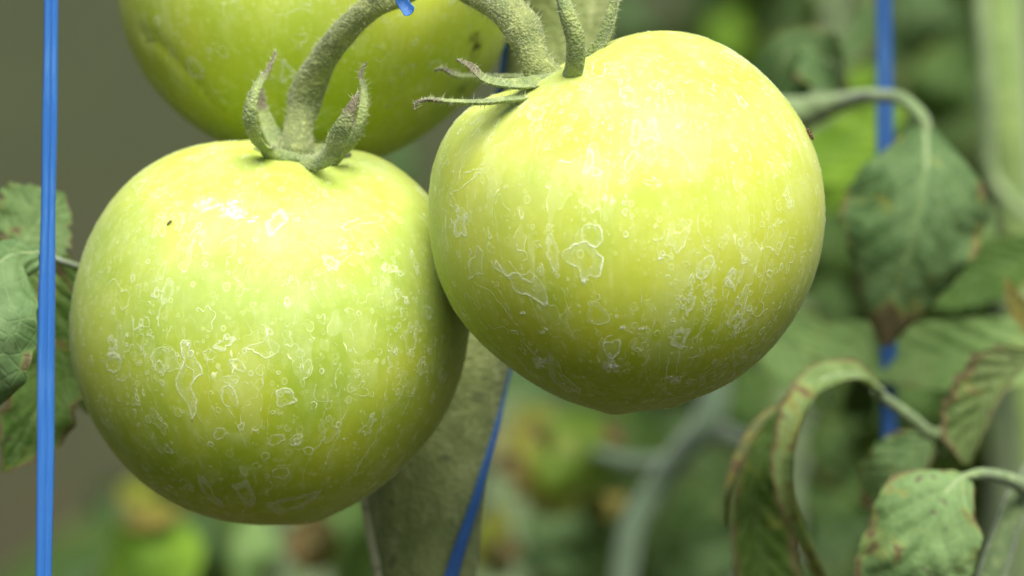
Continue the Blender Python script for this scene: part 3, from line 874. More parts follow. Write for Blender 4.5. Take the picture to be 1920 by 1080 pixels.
pedicel_set(tl,
    [(830, -75, 1.01), (770, -20, 1.006), (700, 12, 1.006), (650, 55, 1.010), (610, 105, 1.015), (585, 150, 1.019), (572, 185, 1.021), (562, 230, 1.020), (555, 292, 1.018)],
    [44, 46, 46, 50, 52, 62, 66, 54, 76], [([(478, 280, 1.016), (530, 295, 1.0125), (590, 303, 1.0095), (655, 290, 1.017)], [8, 20, 22, 8], [12, 28, 28, 12])],
    [
     ([(560, 300, 1.011), (510, 290, 1.009), (474, 264, 1.004), (462, 215, 1.000), (476, 165, 1.000), (502, 128, 1.003), (517, 94, 1.006)], [24, 34, 36, 33, 25, 13, 3], [8, 7, 6, 5, 5, 4, 3], cf(-.6, .1, .8), -.6),
     ([(540, 294, 1.018), (522, 274, 1.022), (502, 238, 1.024), (490, 195, 1.024), (492, 165, 1.024)], [30, 36, 30, 18, 5], [7, 7, 6, 5, 3], cf(.4, 0, .9), .5),
     ([(565, 302, 1.009), (600, 297, 1.003), (628, 268, .997), (650, 222, .994), (668, 182, .995), (673, 172, .996)], [26, 42, 42, 28, 11, 3], [8, 7, 6, 5, 4, 3], cf(.1, .3, 1), -.28),
     ([(590, 300, 1.011), (642, 290, 1.008), (672, 256, 1.005), (686, 210, 1.004), (684, 160, 1.006), (678, 135, 1.008), (688, 117, 1.009)], [30, 34, 32, 26, 16, 9, 3], [9, 8, 7, 6, 5, 4, 3], cf(.75, .1, .6), -.6),
     ([(572, 292, 1.016), (615, 284, 1.020), (648, 258, 1.024), (664, 225, 1.026)], [24, 28, 20, 5], [7, 7, 6, 3], cf(0, .3, .9), .4),
    ], 5)

# ---- back tomato --------------------------------------------------
tb = thing('tomato', 'partly cropped green tomato with a puckered scar behind the two stalks at the top', 'tomato', T_BACK.c, 'unripe tomatoes of the cluster')
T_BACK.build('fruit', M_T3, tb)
mk = Marks(T_BACK); Q = mk.px
mk.scatter(31, 500, 130, 80, amp=1.1)
Q([(350, 115), (358, 108), (368, 112), (380, 128), (383, 140), (374, 146), (360, 140), (350, 130)], 6, .8, True, .25)
Q([(405, 95), (412, 86), (424, 90), (428, 104), (418, 107)], 4, .65, True, .1)
Q([(400, 165), (410, 180), (425, 192), (440, 200)], 6, .6)
Q([(500, 15), (515, 28), (540, 25), (560, 15), (580, 22)], 4, .6)
Q([(705, 85), (720, 90), (725, 100), (715, 115), (700, 108)], 4, .5)
Q([(800, 145), (808, 155), (805, 175), (797, 180), (795, 160)], 3.5, .6, True)
mk.build(tb)
# puckered brown scar line on the back tomato
g = NT('corky_scar')
ca = g.n('ShaderNodeAttribute', attribute_name='a').outputs['Fac']
cc = g.n('ShaderNodeTexCoord').outputs['Object']
al = g.m('MULTIPLY', ca, g.ss(g.noise(cc, 900, 3), .3, .65), clamp=True)
mx = g.n('ShaderNodeMixShader'); g.put(mx.inputs[0], al)
g.put(mx.inputs[1], g.n('ShaderNodeBsdfTransparent').outputs[0]); g.put(mx.inputs[2], g.pri(Base_Color=(.13, .12, .04), Roughness=.8))
M_SCAR = g.surf(mx.outputs[0])
sc_ = Marks(T_BACK)
sc_.px([(272, 78), (290, 74), (305, 82), (322, 98), (338, 112), (352, 128), (368, 148), (385, 172), (402, 190), (420, 205)], 9, .8)
V = np.vstack(sc_.V); F = np.vstack(sc_.F); A = np.concatenate(sc_.A)
o = mesh_obj('scar', V, F, M_SCAR, tb, attr={'a': A})
sc2 = Marks(T_BACK)
sc2.px([(890, 65), (898, 80), (888, 100), (893, 125), (878, 150), (860, 172)], 40, .6, jit=6)
o = mesh_obj('scar', np.vstack(sc2.V), np.vstack(sc2.F), M_SCAR, tb, attr={'a': np.concatenate(sc2.A)})
o2, V2, N2, i2 = sweep('pedicel', [(830, -75, 1.01), (760, -150, 1.0), (715, -230, 1.01), (690, -300, 1.03), (680, -330, 1.045)], [44, 44, 50, 60, 70], M_PED, tb, n=50, m=20, rough=.05, seed=9)

# truss stalk joining the three pedicels and the vine (above the frame)
vine_pts = [(1075, -420, 1.078), (1066, -150, 1.078), (1058, 0, 1.076), (1048, 110, 1.076), (1005, 300, 1.076), (930, 480, 1.076), (852, 660, 1.072),
            (815, 800, 1.070), (796, 930, 1.068), (797, 1080, 1.066), (802, 1300, 1.066), (800, 2600, 1.07), (790, 6000, 1.09)]
vine = thing('tomato_vine', 'thick fuzzy olive green main stem running down behind the tomatoes', 'vine', P(797, 1080, 1.066))
_, VV, VN, vi = sweep('main_stem', vine_pts, [200, 200, 200, 196, 190, 196, 212, 222, 224, 196, 190, 200, 230], M_VINE, vine, n=240, m=40, rough=.022, seed=12)
hairs(vine, [(VV, VN, vi)], 9000, .0002, .0007, M_HAIR, 44, width=.000028)
sweep('rib', [(672, 900, 1.058), (685, 960, 1.0565), (697, 1020, 1.056), (712, 1100, 1.056), (722, 1300, 1.058)], [13, 13, 15, 16, 14], M_RIDGE, vine, n=50, m=10, rough=.1)
sweep('truss_stalk', [(1060, -230, 1.07), (980, -190, 1.04), (900, -120, 1.02), (830, -75, 1.01), (800, -60, 1.008)], [70, 66, 64, 66, 40], M_PED, vine, n=60, m=20, rough=.06, seed=77)

# ------------------------------------------------------------------ strings
def string_thing(name, label, ctrl, wid, thk, nh, n=200, group=None, nst=2, mat=None):
    root = thing(name, label, 'twine', P(*[np.array(v) for v in ctrl[len(ctrl) // 2]]), group)
    # flat plastic tape: a few strands folded together
    for k in range(nst):
        off = (k - (nst - 1) / 2)
        mt_ = mat
        ct = [(x + off * w * .42, y, d + .0005 * (k % 2)) for (x, y, d), w in zip(ctrl, wid)]
        sweep('strand', ct, [w * (.62 if nst > 1 else 1) for w in wid], mt_, root, thk=[t for t in thk], nh=nh, n=n, m=10, rough=.05, seed=k * 5 + 1)
    return root
string_thing('support_string', 'blue plastic support string hanging vertically at the left, in front of the spotted leaf',
             [(101, -900, .962), (97, -100, .96), (96, 0, .96), (93, 250, .96), (91, 380, .96), (88, 560, .96), (86, 700, .96), (85, 850, .96), (82, 1080, .96), (80, 1300, .96), (60, 5000, .95)],
             [30, 29, 27, 28, 26, 31, 33, 33, 29, 28, 28], [12] * 11, cf(.2, 0, 1), n=400, group='blue support strings', mat=M_BLUE)
string_thing('support_string', 'blurred blue support string at the right, passing behind the arched leaf stalk',
             [(1650, -900, 1.16), (1655, -100, 1.16), (1657, 0, 1.16), (1660, 300, 1.158), (1665, 600, 1.156), (1668, 830, 1.155), (1672, 1080, 1.154), (1690, 5000, 1.13)],
             [30, 30, 30, 32, 32, 30, 30, 30], [12] * 8, cf(.2, 0, 1), n=300, group='blue support strings', mat=M_BLUE2)
# twine wound round the vine
def winding():
    n = 150
    cen = spline(pts3(vine_pts[:11]), 400)
    rad = np.interp(np.linspace(0, 1, 400), np.linspace(0, 1, 11), [100, 100, 100, 98, 95, 98, 106, 111, 112, 98, 95]) * K * 1.07
    pyc = np.interp(np.linspace(0, 1, 400), np.linspace(0, 1, 11), [p[1] for p in vine_pts[:11]])
    pys = np.array([-350, 0, 100, 300, 500, 640, 700, 760, 830, 900, 980, 1080, 1180, 1290])
    ang = np.radians([150, 185, 188, 200, 330, 352, 360, 362, 374, 388, 402, 422, 445, 480])   # 0 = right, 90 = towards the camera
    q = np.linspace(-350, 1290, n)
    order = np.argsort(pyc)
    c = np.stack([np.interp(q, pyc[order], cen[order, k]) for k in range(3)], 1)
    rr = np.interp(q, pyc[order], rad[order])
    a = np.interp(q, pys, ang)
    out = RV * np.cos(a)[:, None] - FV * np.sin(a)[:, None]
    C = c + out * (rr + .0006)[:, None]
    T = nrm(np.gradient(C, axis=0)); N = nrm(out - T * np.sum(out * T, 1, keepdims=True)); S = np.cross(T, N)
    w = np.interp(q, [-350, 0, 300, 640, 760, 880, 980, 1080, 1290], [.0012, .0010, .0012, .0010, .0014, .0022, .0026, .0031, .0026])[:, None, None]; b = .0005; m = 10
    ph = np.linspace(0, 2 * math.pi, m, endpoint=False)
    V = C[:, None] + S[:, None] * np.cos(ph)[None, :, None] * w / 2 + N[:, None] * (np.sin(ph) * b + .0002 * np.cos(ph * 3))[None, :, None]
    uv = np.stack(np.meshgrid(np.linspace(0, 1, n), ph / 6.28, indexing='ij'), -1).reshape(-1, 2)
    o = mesh_obj('twine', V.reshape(-1, 3), grid_faces(n, m, True), M_BLUE, uv=uv)
    bm_fix(o)
    o['label'] = 'flat blue twine wound around the thick vine stem below the two front tomatoes'; o['category'] = 'twine'
winding()
tg = thing('twine_end', 'short cut end of blue tape poking down over the stalk at the top edge', 'twine', P(760, 0, .99))
sweep('tape', [(742, -60, .992), (748, -20, .990), (757, 5, .988), (770, 24, .987)], [20, 22, 24, 26], M_BLUE, tg, thk=[5, 5, 5, 4], nh=cf(-.35, .2, 1), n=30, m=12, cup=.5, rough=.05)
sweep('loop', [(700, -30, .99), (735, -34, .984), (770, -48, .99), (775, -75, 1.01), (740, -60, 1.02), (700, -30, .99)], [22] * 6, M_BLUE, tg, thk=[6] * 6, nh=cf(0, 1, .3), n=40, m=8)

# ------------------------------------------------------------------ leaves
def blade(ctrl, wl, wr, mat, parent, nh=(0, 0, 1), cup=.4, nu=80, nv=28, serr=.10, teeth=6, wave=.05, quilt=.05, nvein=7, seed=0, name='blade', lobes=1.0):
    r = np.random.default_rng(seed)
    ctrl = np.array(ctrl, float)
    C = spline(pts3(ctrl), nu * 3); dv = spline(ctrl[:, 2], nu * 3)
    C, dv = arc_resample(C, nu, dv)
    nh = np.array([cf(*q) for q in nh]) if isinstance(nh[0], (tuple, list)) else cf(*nh)
    if nh.ndim == 2: nh = spline(nh, nu)
    T, N, S = frames(C, nh)
    u = np.linspace(0, 1, nu)
    def prof(w):
        x = np.linspace(0, 1, len(w))
        return np.maximum(spline(np.array(w, float), nu)[:, 0], 1.0)
    WL, WR = prof(wl), prof(wr)
    v = np.linspace(-1, 1, nv)
    cu = np.interp(u, np.linspace(0, 1, len(cup)), cup) if isinstance(cup, (list, tuple)) else np.full(nu, cup)
    V = np.zeros((nu, nv, 3))
    for sgn, W in ((-1, WL), (1, WR)):
        sel = v < 0 if sgn < 0 else v >= 0
        av = np.abs(v[sel])
        ph0 = r.uniform(0, 1)
        lob = 1 + serr * (np.abs(((u * teeth + ph0) % 1) - .5) * 2 - .5) * lobes + serr * .35 * np.sin(u * teeth * 14 + r.uniform(0, 6)) \
            + serr * .5 * np.sin(u * 9 + r.uniform(0, 6))
        w = (W * lob)[:, None] * K * dv
        cc = np.maximum(np.abs(cu), .02)[:, None] * np.sign(np.where(cu == 0, 1, cu))[:, None]
        ang = cc * av[None]
        s_ = np.sin(ang) / cc; n_ = (1 - np.cos(ang)) / cc
        wn_ = np.zeros((nu, len(av)))
        for k in range(5):
            wn_ += wave * np.sin(u[:, None] * r.uniform(6, 26) + r.uniform(0, 6) + av[None] * r.uniform(0, 5)) * av[None] ** 1.5 * .5
        ph = u[:, None] * nvein - av[None] ** .8 * 2.1
        q = np.abs(np.sin(ph * math.pi)) * quilt * np.minimum(av[None] * 4, 1) * (1 - av[None] ** 4)
        V[:, sel] = (C[:, None] + S[:, None] * (s_ * w * sgn)[..., None] + N[:, None] * ((n_ + wn_ + q) * w)[..., None])
    uv = np.stack(np.meshgrid(u, (v + 1) / 2, indexing='ij'), -1).reshape(-1, 2)
    return mesh_obj(name, V.reshape(-1, 3), grid_faces(nu, nv), mat, parent, uv=uv)

GREY1, GREY2 = (.055, .110, .040), (.105, .170, .075)
ML_grey = mat_leaf('grey_green_leaf', GREY1, GREY2, 1, spots=.35, yellow=.5, edge=.7, tip=1.0)
ML_spot = mat_leaf('spotted_leaf', (.12, .20, .085), (.20, .30, .14), 2, spots=1.15, yellow=.4, edge=.55, vein=(.24, .34, .17), nv=6)
ML_left = mat_leaf('left_spotted_leaf', (.060, .125, .025), (.12, .20, .055), 5, spots=.75, yellow=.45, edge=.9, nv=6)
ML_left3 = mat_leaf('mottled_leaf', (.085, .15, .055), (.14, .21, .09), 25, spots=.7, yellow=.2, edge=.5, nv=6)
ML_left2 = mat_leaf('left_pale_leaf', (.10, .18, .075), (.17, .26, .13), 6, spots=.35, yellow=.3, edge=.5, nv=6, vein=(.24, .32, .2))
ML_dark = mat_leaf('dark_green_leaf', (.030, .070, .012), (.055, .115, .018), 7, spots=.4, yellow=.5, edge=.5, trans=.3)
ML_light = mat_leaf('light_green_leaf', (.12, .21, .07), (.20, .30, .12), 8, spots=.1, yellow=.4, edge=.5, trans=.35)
ML_curl = mat_leaf('curled_dying_leaf', (.14, .21, .08), (.24, .31, .14), 9, spots=1.5, yellow=.7, edge=.9, tip=.6)
ML_curld = mat_leaf('brown_rimmed_leaf', (.035, .075, .012), (.06, .11, .02), 10, spots=1.0, yellow=.5, edge=1.4, trans=.3)
ML_brown = mat_leaf('withered_leaf', (.10, .12, .06), (.17, .16, .09), 11, spots=1.5, yellow=.8, edge=1.2)
ML_burnt = mat_leaf('burnt_brown_leaf', (.045, .018, .006), (.08, .035, .01), 18, spots=.8, yellow=.2, edge=.5)
ML_olive = mat_leaf('olive_yellow_leaf', (.05, .10, .003), (.09, .14, .006), 19, spots=.5, yellow=.6, edge=.6)
ML_droop = mat_leaf('drooping_leaf', (.065, .125, .050), (.125, .20, .095), 27, spots=.55, yellow=.6, edge=.5, tip=1.3)
ML_with = mat_leaf('withering_leaf', (.07, .11, .035), (.13, .17, .07), 17, spots=1.0, yellow=.5, edge=1.6)
ML_lime = mat_leaf('bright_lime_leaf', (.12, .24, .015), (.20, .34, .03), 12, spots=.2, yellow=.4, edge=.3, trans=.4)
ML_yel = mat_leaf('yellowing_leaf', (.11, .14, .008), (.19, .18, .012), 13, spots=1.2, yellow=.9, edge=1.1, trans=.4)
ML_orange = mat_leaf('scorched_leaf', (.15, .12, .03), (.22, .15, .03), 14, spots=1.0, yellow=.8, edge=.8, trans=.3)

GL = 'leaves of the vine beside the tomatoes'
def leaf(label, ctrl, wl, wr, mat, nh, cup, stalk=None, sw=None, cat='leaf', group=GL, mid=True, **kw):
    root = thing('tomato_leaf', label, cat, P(*[np.array(float(q)) for q in ctrl[0]]), group)
    blade(ctrl, wl, wr, mat, root, nh=nh, cup=cup, **kw)
    if mid:
        k = len(ctrl)
        sweep('midrib', [(x, y, d + .0006) for x, y, d in ctrl], list(np.linspace(13, 3, k)), M_PET, root, n=40, m=8)
    if stalk: sweep('leaf_stalk', stalk, sw, M_PET, root, n=60, m=14, rough=.03)
    return root

# left side, behind the string
leaf('brown spotted dark leaf with a ragged edge behind the left string',
     [(45, 500, 1.045), (90, 560, 1.047), (100, 680, 1.05), (60, 790, 1.05), (5, 885, 1.05)],
     [30, 60, 70, 75, 4], [40, 75, 70, 60, 4], ML_left, [(.1, .1, 1), (.1, 0, 1)], .25, seed=3, serr=.18, teeth=4, wave=.10)
leaf('pale grey-green folded leaf cut by the left edge of the picture',
     [(70, 475, 1.022), (20, 480, 1.018), (-30, 540, 1.012), (-60, 660, 1.01), (-50, 800, 1.02)],
     [34, 100, 125, 110, 5], [28, 70, 90, 60, 5], ML_left2, [(-.1, .35, 1), (-.3, .1, 1)], -.7, seed=4, serr=.05, teeth=4, wave=.06,
     stalk=[(160, 505, 1.05), (120, 492, 1.04), (75, 478, 1.025), (50, 470, 1.022)], sw=[12, 14, 16, 18])
leaf('upper rounded leaf tip with a scalloped edge behind the left string',
     [(40, 460, 1.05), (62, 430, 1.052), (90, 395, 1.054), (118, 362, 1.056)],
     [66, 90, 76, 6], [66, 74, 56, 6], ML_left3, (0, .1, 1), .2, seed=8, serr=.16, teeth=3)
leaf('small dark leaf lobe between the left string and the lower tomato',
     [(60, 470, 1.062), (110, 500, 1.062), (140, 580, 1.064), (150, 700, 1.066), (165, 775, 1.068)],
     [25, 40, 55, 50, 4], [22, 45, 48, 45, 4], ML_left, (0, 0, 1), .3, seed=9, serr=.2, teeth=3)
leaf('crinkled dark green leaf filling the gap between the pale folded leaf and the lower tomato',
     [(-20, 470, 1.075), (40, 520, 1.075), (80, 620, 1.078), (90, 720, 1.08), (70, 830, 1.08)],
     [40, 80, 95, 80, 5], [40, 80, 80, 60, 5], ML_left, (.1, 0, 1), .35, seed=49, serr=.12, teeth=5, wave=.12, quilt=.09)
leaf('sliver of a leaf tip at the left edge above the pale folded leaf',
     [(-70, 450, 1.10), (-40, 410, 1.10), (-15, 385, 1.10), (5, 365, 1.10)],
     [20, 26, 20, 3], [20, 26, 22, 3], ML_grey, (0, 0, 1), .3, seed=19)

# right side
leaf('big grey-green drooping leaf hanging from an arched stalk right of the front tomato',
     [(1735, 235, 1.128), (1735, 330, 1.118), (1712, 440, 1.116), (1680, 550, 1.120), (1660, 650, 1.126)],
     [34, 128, 150, 150, 132, 88, 12], [40, 136, 160, 156, 124, 76, 12], ML_droop, [(.1, .5, 1), (0, 0, 1), (0, -.1, 1)], -.95, seed=21, serr=.05, wave=.07, quilt=.025,
     stalk=[(1470, 225, 1.17), (1520, 208, 1.165), (1580, 190, 1.158), (1650, 180, 1.14), (1705, 195, 1.13), (1730, 225, 1.128), (1738, 250, 1.128)],
     sw=[90, 60, 34, 26, 26, 28, 22])
leaf('long light green leaf lying across behind the drooping leaf tip at the right',
     [(2000, 640, 1.15), (1860, 665, 1.15), (1730, 665, 1.155), (1600, 650, 1.16), (1480, 615, 1.17)],
     [50, 84, 78, 60, 8], [45, 75, 64, 50, 8], ML_light, (.0, .45, 1), .45, seed=22, serr=.04, wave=.03)
leaf('dark green shaded leaf between the drooping leaf and the right edge',
     [(1960, 470, 1.20), (1880, 500, 1.20), (1790, 530, 1.20), (1700, 560, 1.20)],
     [30, 60, 55, 6], [30, 62, 50, 6], ML_dark, (.0, .2, 1), .3, seed=23)
leaf('narrow rolled leaf with an orange tip at the right edge',
     [(1960, 640, 1.12), (1925, 600, 1.12), (1900, 560, 1.12), (1886, 522, 1.12)],
     [20, 26, 22, 5], [20, 24, 18, 5], ML_orange, (.3, .1, 1), .8, seed=24)
leaf('arching narrow leaf with withered brown patches curling over and down at the lower right',
     [(1655, 735, 1.095), (1600, 705, 1.09), (1540, 715, 1.085), (1500, 765, 1.082), (1480, 850, 1.082), (1488, 940, 1.084), (1520, 1020, 1.088), (1560, 1110, 1.095)],
     [6, 34, 38, 30, 28, 26, 24, 20], [6, 40, 42, 36, 34, 30, 26, 22], ML_curl, [(0, .8, .6), (-.4, .6, .8), (-.8, .2, .6), (-.7, 0, .7)], .9, seed=25, serr=.12, teeth=7, wave=.12,
     stalk=[(1640, 735, 1.096), (1670, 755, 1.10), (1710, 785, 1.104), (1750, 815, 1.108), (1790, 812, 1.11)], sw=[20, 20, 22, 26, 28])
leaf('dark green leaf with a brown rim hanging left of the arching narrow leaf',
     [(1480, 755, 1.10), (1440, 810, 1.10), (1415, 900, 1.10), (1420, 1000, 1.105), (1440, 1120, 1.11)],
     [8, 46, 66, 70, 60], [8, 30, 50, 64, 60], ML_curld, [(.3, .2, 1), (.3, 0, 1)], [.2, .5, .6], seed=26, serr=.06)
leaf('dry rolled rim of a curled leaf beside the dark brown-rimmed leaf',
     [(1480, 752, 1.09), (1430, 790, 1.085), (1392, 850, 1.083), (1368, 920, 1.083), (1360, 985, 1.086)],
     [6, 12, 13, 12, 4], [6, 14, 14, 12, 4], ML_brown, (-.6, .4, .8), 1.2, seed=27, mid=False)
leaf('broad spotted leaf with a puckered surface at the bottom right',
     [(1808, 892, 1.062), (1770, 930, 1.055), (1740, 1000, 1.052), (1715, 1080, 1.052), (1690, 1180, 1.06)],
     [30, 92, 108, 104, 60], [34, 110, 118, 112, 60], ML_spot, [(.1, .5, .9), (0, .15, 1), (0, 0, 1)], -.55, seed=28, serr=.03, wave=.06, quilt=.05, nvein=6,
     stalk=[(1800, 898, 1.062), (1825, 890, 1.062), (1860, 890, 1.066), (1895, 900, 1.07), (1925, 918, 1.075)], sw=[16, 20, 22, 26, 34])
leaf('withered brown and yellow leaf curling along the right edge above the bottom stalk',
     [(1940, 660, 1.10), (1890, 700, 1.10), (1850, 750, 1.10), (1825, 810, 1.10), (1815, 870, 1.10)],
     [8, 22, 26, 26, 6], [10, 60, 78, 70, 10], ML_with, [(-.2, .2, 1)] * 2, [.6, .9, .8], seed=29, serr=.14)
leaf('small grey-green leaf below the node between the arching leaf and the spotted leaf',
     [(1745, 820, 1.12), (1710, 850, 1.12), (1670, 890, 1.12), (1620, 950, 1.125)],
     [20, 50, 50, 8], [24, 60, 50, 8], ML_grey, (.1, .3, 1), .4, seed=30)
leaf('rounded leaf bud scale at the node in front of the withered leaf',
     [(1760, 850, 1.112), (1775, 822, 1.108), (1800, 806, 1.106), (1822, 818, 1.106)],
     [10, 22, 20, 6], [10, 24, 22, 6], ML_spot, (0, .5, 1), .8, seed=31)
leaf('curled grey-green leaf rim behind the upper right of the front tomato',
     [(1400, 280, 1.19), (1440, 180, 1.18), (1490, 95, 1.175), (1545, 110, 1.175), (1590, 190, 1.19)],
     [50, 70, 45, 45, 10], [70, 100, 80, 70, 10], ML_grey, (-.1, .5, 1), .6, seed=32)
leaf('pale blurred grey leaf rising to the top edge left of the right string',
     [(1560, 170, 1.26), (1585, 110, 1.26), (1620, 50, 1.26), (1650, -40, 1.26)],
     [20, 26, 34, 20], [20, 30, 40, 20], ML_grey, (-.3, .4, 1), .5, seed=33)
leaf('bright green leaf behind the arched stalk, right of the front tomato',
     [(1480, 330, 1.24), (1560, 290, 1.24), (1640, 240, 1.24), (1700, 200, 1.24)],
     [40, 60, 50, 8], [40, 60, 50, 8], ML_lime, (0, .5, 1), .3, seed=34)
leaf('soft green leaf peeking out below the right side of the front tomato',
     [(1400, 620, 1.20), (1470, 650, 1.20), (1530, 700, 1.20), (1570, 780, 1.21)],
     [60, 80, 60, 8], [40, 60, 50, 8], ML_light, (0, .3, 1), .3, seed=35)

# stalk at the bottom right and thick blurred stem at the right edge
st = thing('vine', 'dark green shoot slanting up to the bottom right corner beside the spotted leaf', 'vine', P(1900, 960, 1.08))
sweep('shoot', [(1820, 1250, 1.07), (1858, 1080, 1.072), (1885, 1000, 1.075), (1912, 930, 1.08), (1960, 850, 1.09), (2040, 700, 1.12)], [52, 52, 50, 46, 44, 44], M_VINE if False else mat_stem('dark_shoot', (.05, .09, .02), (.09, .14, .035), (.16, .21, .08), 500), st, n=60, m=20, rough=.03)
st = thing('vine', 'thick pale green blurred stem rising along the right edge', 'vine', P(1880, 200, 1.30))
sweep('main_stem', [(1850, -900, 1.30), (1862, -200, 1.30), (1874, 0, 1.30), (1884, 200, 1.30), (1900, 400, 1.305), (1930, 700, 1.31), (1960, 3000, 1.34)], [90, 90, 88, 88, 86, 90, 100],
      mat_stem('pale_green_stem', (.16, .25, .06), (.22, .32, .08), (.28, .36, .14), 200), st, n=60, m=24, rough=.02)
sweep('side_shoot', [(1822, -200, 1.29), (1838, 0, 1.29), (1855, 200, 1.29), (1862, 330, 1.292), (1890, 370, 1.29), (1960, 430, 1.28)], [30, 26, 24, 22, 20, 22], M_PET, st, n=50, m=14)
st = thing('vine', 'blurred grey-green forked stalk rising diagonally below the front tomato', 'vine', P(1230, 950, 1.36))
GS = mat_stem('greyish_stalk', (.055, .10, .045), (.08, .13, .065), (.11, .16, .09), 200)
sweep('stalk', [(1165, 1150, 1.36), (1172, 1060, 1.36), (1185, 990, 1.36), (1225, 920, 1.36), (1275, 850, 1.355), (1325, 795, 1.35), (1350, 700, 1.35)], [46, 44, 44, 44, 46, 56, 40], GS, st, n=60, m=16)
sweep('stalk', [(1325, 800, 1.35), (1390, 825, 1.36), (1470, 845, 1.37)], [46, 34, 26], GS, st, n=30, m=16)
sweep('stalk', [(1120, 850, 1.38), (1190, 868, 1.37), (1262, 866, 1.36)], [22, 30, 34], GS, st, n=30, m=16)

# ------------------------------------------------------------------ plants of the next rows (far out of focus)
def plant(label, base_px, d, specs, seed, filler=None):
    base = P(float(base_px), 3000.0, d); base[2] = 0
    base = np.array([P(np.array(float(base_px)), np.array(540.), np.array(d))[0], P(np.array(float(base_px)), np.array(540.), np.array(d))[1], 0.0])
    root = thing('tomato_plant', label, 'plant', base, 'tomato plants of the row behind')
    n, m = 40, 12
    z = np.linspace(0, 1.9, n)
    C = base + np.stack([.03 * np.sin(z * 3 + seed), .03 * np.cos(z * 2.3 + seed), z], 1)
    T, N, S = frames(C, np.array([0, -1., 0]))
    ph = np.linspace(0, 2 * math.pi, m, endpoint=False)
    rad = np.linspace(.010, .004, n)[:, None, None]
    V = C[:, None] + (S[:, None] * np.cos(ph)[None, :, None] + N[:, None] * np.sin(ph)[None, :, None]) * rad
    mesh_obj('stem', V.reshape(-1, 3), grid_faces(n, m, True), M_PET, root)
    for i, (x0, y0, x1, y1, w, dd, mt) in enumerate(specs):
        mx_, my_ = (x0 + x1) / 2, (y0 + y1) / 2
        L = math.hypot(x1 - x0, y1 - y0)
        r = np.random.default_rng(seed * 100 + i)
        bow = r.uniform(-.12, .12) * L
        blade([(x0, y0, dd), (mx_ + bow * .7, my_ - bow * .4, dd - .01), (x1, y1, dd)], [w * .35, w, w * .85, w * .08], [w * .35, w * .9, w * .9, w * .08], mt, root,
              nh=(r.uniform(-.4, .4), r.uniform(.1, .8), 1), cup=r.uniform(-.5, .7), nu=24, nv=12, seed=seed * 100 + i, name='leaf', serr=.12)
    if filler:
        x0, x1, y0, y1, d0, d1, k, mt = filler
        r = np.random.default_rng(seed + 900)
        Vs, Fs, Us = [], [], []; c = 0
        gu, gv = 7, 5
        u = np.linspace(0, 1, gu)[:, None]; v = np.linspace(-1, 1, gv)[None]
        for _ in range(k):
            dd = r.uniform(d0, d1)
            p = P(np.array(r.uniform(x0, x1)), np.array(r.uniform(y0, y1)), np.array(dd))
            t = nrm(r.normal(size=3) + [0, 0, -.8]); nn = nrm(r.normal(size=3) + [0, -.7, .8]); s = nrm(np.cross(t, nn)); nn = np.cross(s, t)
            L = r.uniform(.05, .10)
            w = np.sin(np.clip(u * 1.02, 0, 1) ** .8 * math.pi) * L * .32 + .0005
            q = p + t * (u * L)[..., None] * np.ones((1, gv, 1)) + s * (w * v)[..., None] + nn * (-.35 * L * u ** 2 + .25 * w * v ** 2)[..., None]
            Vs.append(q.reshape(-1, 3)); Fs.append(grid_faces(gu, gv) + c); c += gu * gv
            Us.append(np.stack([np.repeat(u, gv, 1), np.repeat((v + 1) / 2, gu, 0)], -1).reshape(-1, 2))
        o = mesh_obj('foliage', np.vstack(Vs), np.vstack(Fs), mt, root, uv=np.vstack(Us)); o['kind'] = 'stuff'
    return root

MB_d = mat_leaf('far_dark_foliage', (.011, .030, .004), (.025, .056, .008), 20, spots=.4, yellow=.4, edge=.4, trans=.3)
MB_g = mat_leaf('far_grey_foliage', (.026, .056, .019), (.048, .090, .034), 21, spots=.2, yellow=.3, edge=.3, trans=.25)
MB_m = mat_leaf('far_mid_foliage', (.020, .052, .007), (.044, .090, .014), 22, spots=.3, yellow=.4, edge=.3, trans=.3)
plant('blurred plant with yellowing and scorched leaves seen between the vine stem and the front tomato', 1060, 1.75, [
    (1000, 760, 1085, 960, 90, 1.42, ML_yel), (1040, 780, 1120, 930, 80, 1.40, ML_olive), (1000, 890, 960, 930, 22, 1.42, ML_orange), (1160, 925, 1115, 965, 26, 1.40, ML_orange), (985, 790, 1030, 850, 26, 1.36, ML_orange), (950, 850, 1000, 900, 24, 1.36, ML_burnt), (1135, 790, 1180, 835, 24, 1.36, ML_burnt), (960, 1010, 925, 1080, 30, 1.36, ML_burnt),
    (940, 950, 900, 1080, 40, 1.45, ML_yel), (1000, 940, 1060, 1080, 60, 1.55, MB_g), (1080, 1060, 960, 1040, 40, 1.45, MB_g), (940, 700, 1080, 740, 70, 1.6, MB_g),
    (930, 800, 960, 900, 30, 1.45, ML_brown), (1120, 780, 1260, 840, 60, 1.5, MB_m)], 41,
    (900, 1300, 650, 1200, 2.0, 2.6, 150, MB_d))
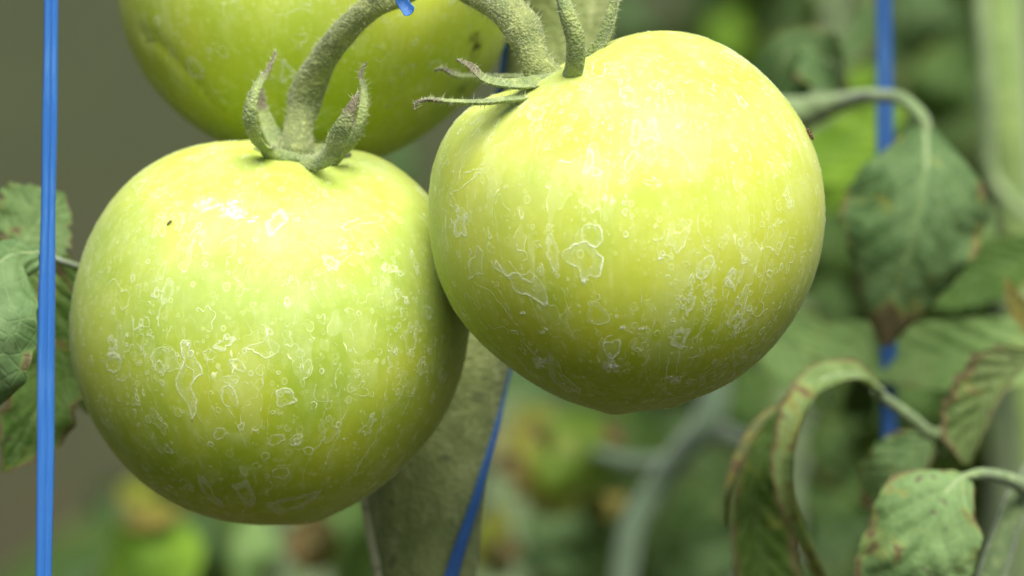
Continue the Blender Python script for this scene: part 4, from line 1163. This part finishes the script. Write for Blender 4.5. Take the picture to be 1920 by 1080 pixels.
plant('blurred grey-green plant filling the lower middle right behind the forked stalk', 1400, 1.7, [
    (1230, 1080, 1400, 1010, 60, 1.5, MB_g), (1300, 780, 1350, 860, 60, 1.45, MB_g), (1340, 900, 1240, 1000, 60, 1.55, MB_m), (1450, 700, 1330, 760, 55, 1.5, MB_m),
    (1560, 860, 1640, 1010, 90, 1.4, MB_m), (1540, 980, 1640, 1090, 70, 1.38, MB_g), (1290, 940, 1360, 905, 50, 1.5, MB_d), (1420, 760, 1400, 840, 50, 1.45, MB_m),
    (1540, 780, 1620, 880, 70, 1.4, MB_d), (1740, 700, 1700, 830, 60, 1.4, MB_m)], 42,
    (1150, 1750, 560, 1200, 2.0, 2.7, 300, MB_m))
plant('blurred dark green plant in the upper right behind the pale stem', 1750, 1.7, [
    (1480, -20, 1540, 60, 40, 1.6, MB_d), (1740, -40, 1720, 130, 80, 1.55, MB_g), (1790, 80, 1750, 240, 70, 1.5, MB_m), (1600, 130, 1640, 200, 40, 1.4, ML_lime),
    (1860, 400, 1780, 470, 70, 1.4, ML_light), (1550, 400, 1500, 560, 70, 1.45, MB_m), (1590, 250, 1530, 380, 80, 1.4, ML_lime),
    (1340, 30, 1420, 75, 60, 1.75, ML_lime), (1150, -10, 1230, 40, 45, 1.7, MB_g), (1560, 520, 1500, 640, 60, 1.4, MB_d), (1500, 640, 1560, 720, 70, 1.35, ML_light)], 43,
    (1450, 2050, -150, 1200, 2.0, 2.8, 430, MB_d))
plant('blurred low plant with bright green and yellow leaves under the lower left tomato', 420, 1.7, [
    (340, 985, 190, 1120, 100, 1.42, ML_lime), (235, 900, 330, 955, 55, 1.42, ML_yel), (230, 985, 355, 960, 24, 1.40, ML_orange), (160, 960, 230, 940, 26, 1.55, MB_g),
    (420, 1120, 380, 950, 50, 1.45, MB_g), (480, 960, 500, 1120, 45, 1.45, ML_light), (560, 980, 625, 1060, 48, 1.38, ML_burnt), (620, 900, 660, 1100, 60, 1.5, MB_m),
    (720, 270, 800, 340, 50, 1.6, MB_g), (120, 1060, 200, 1120, 40, 1.55, MB_g)], 44,
    (400, 800, 960, 1250, 2.0, 2.5, 90, MB_m))
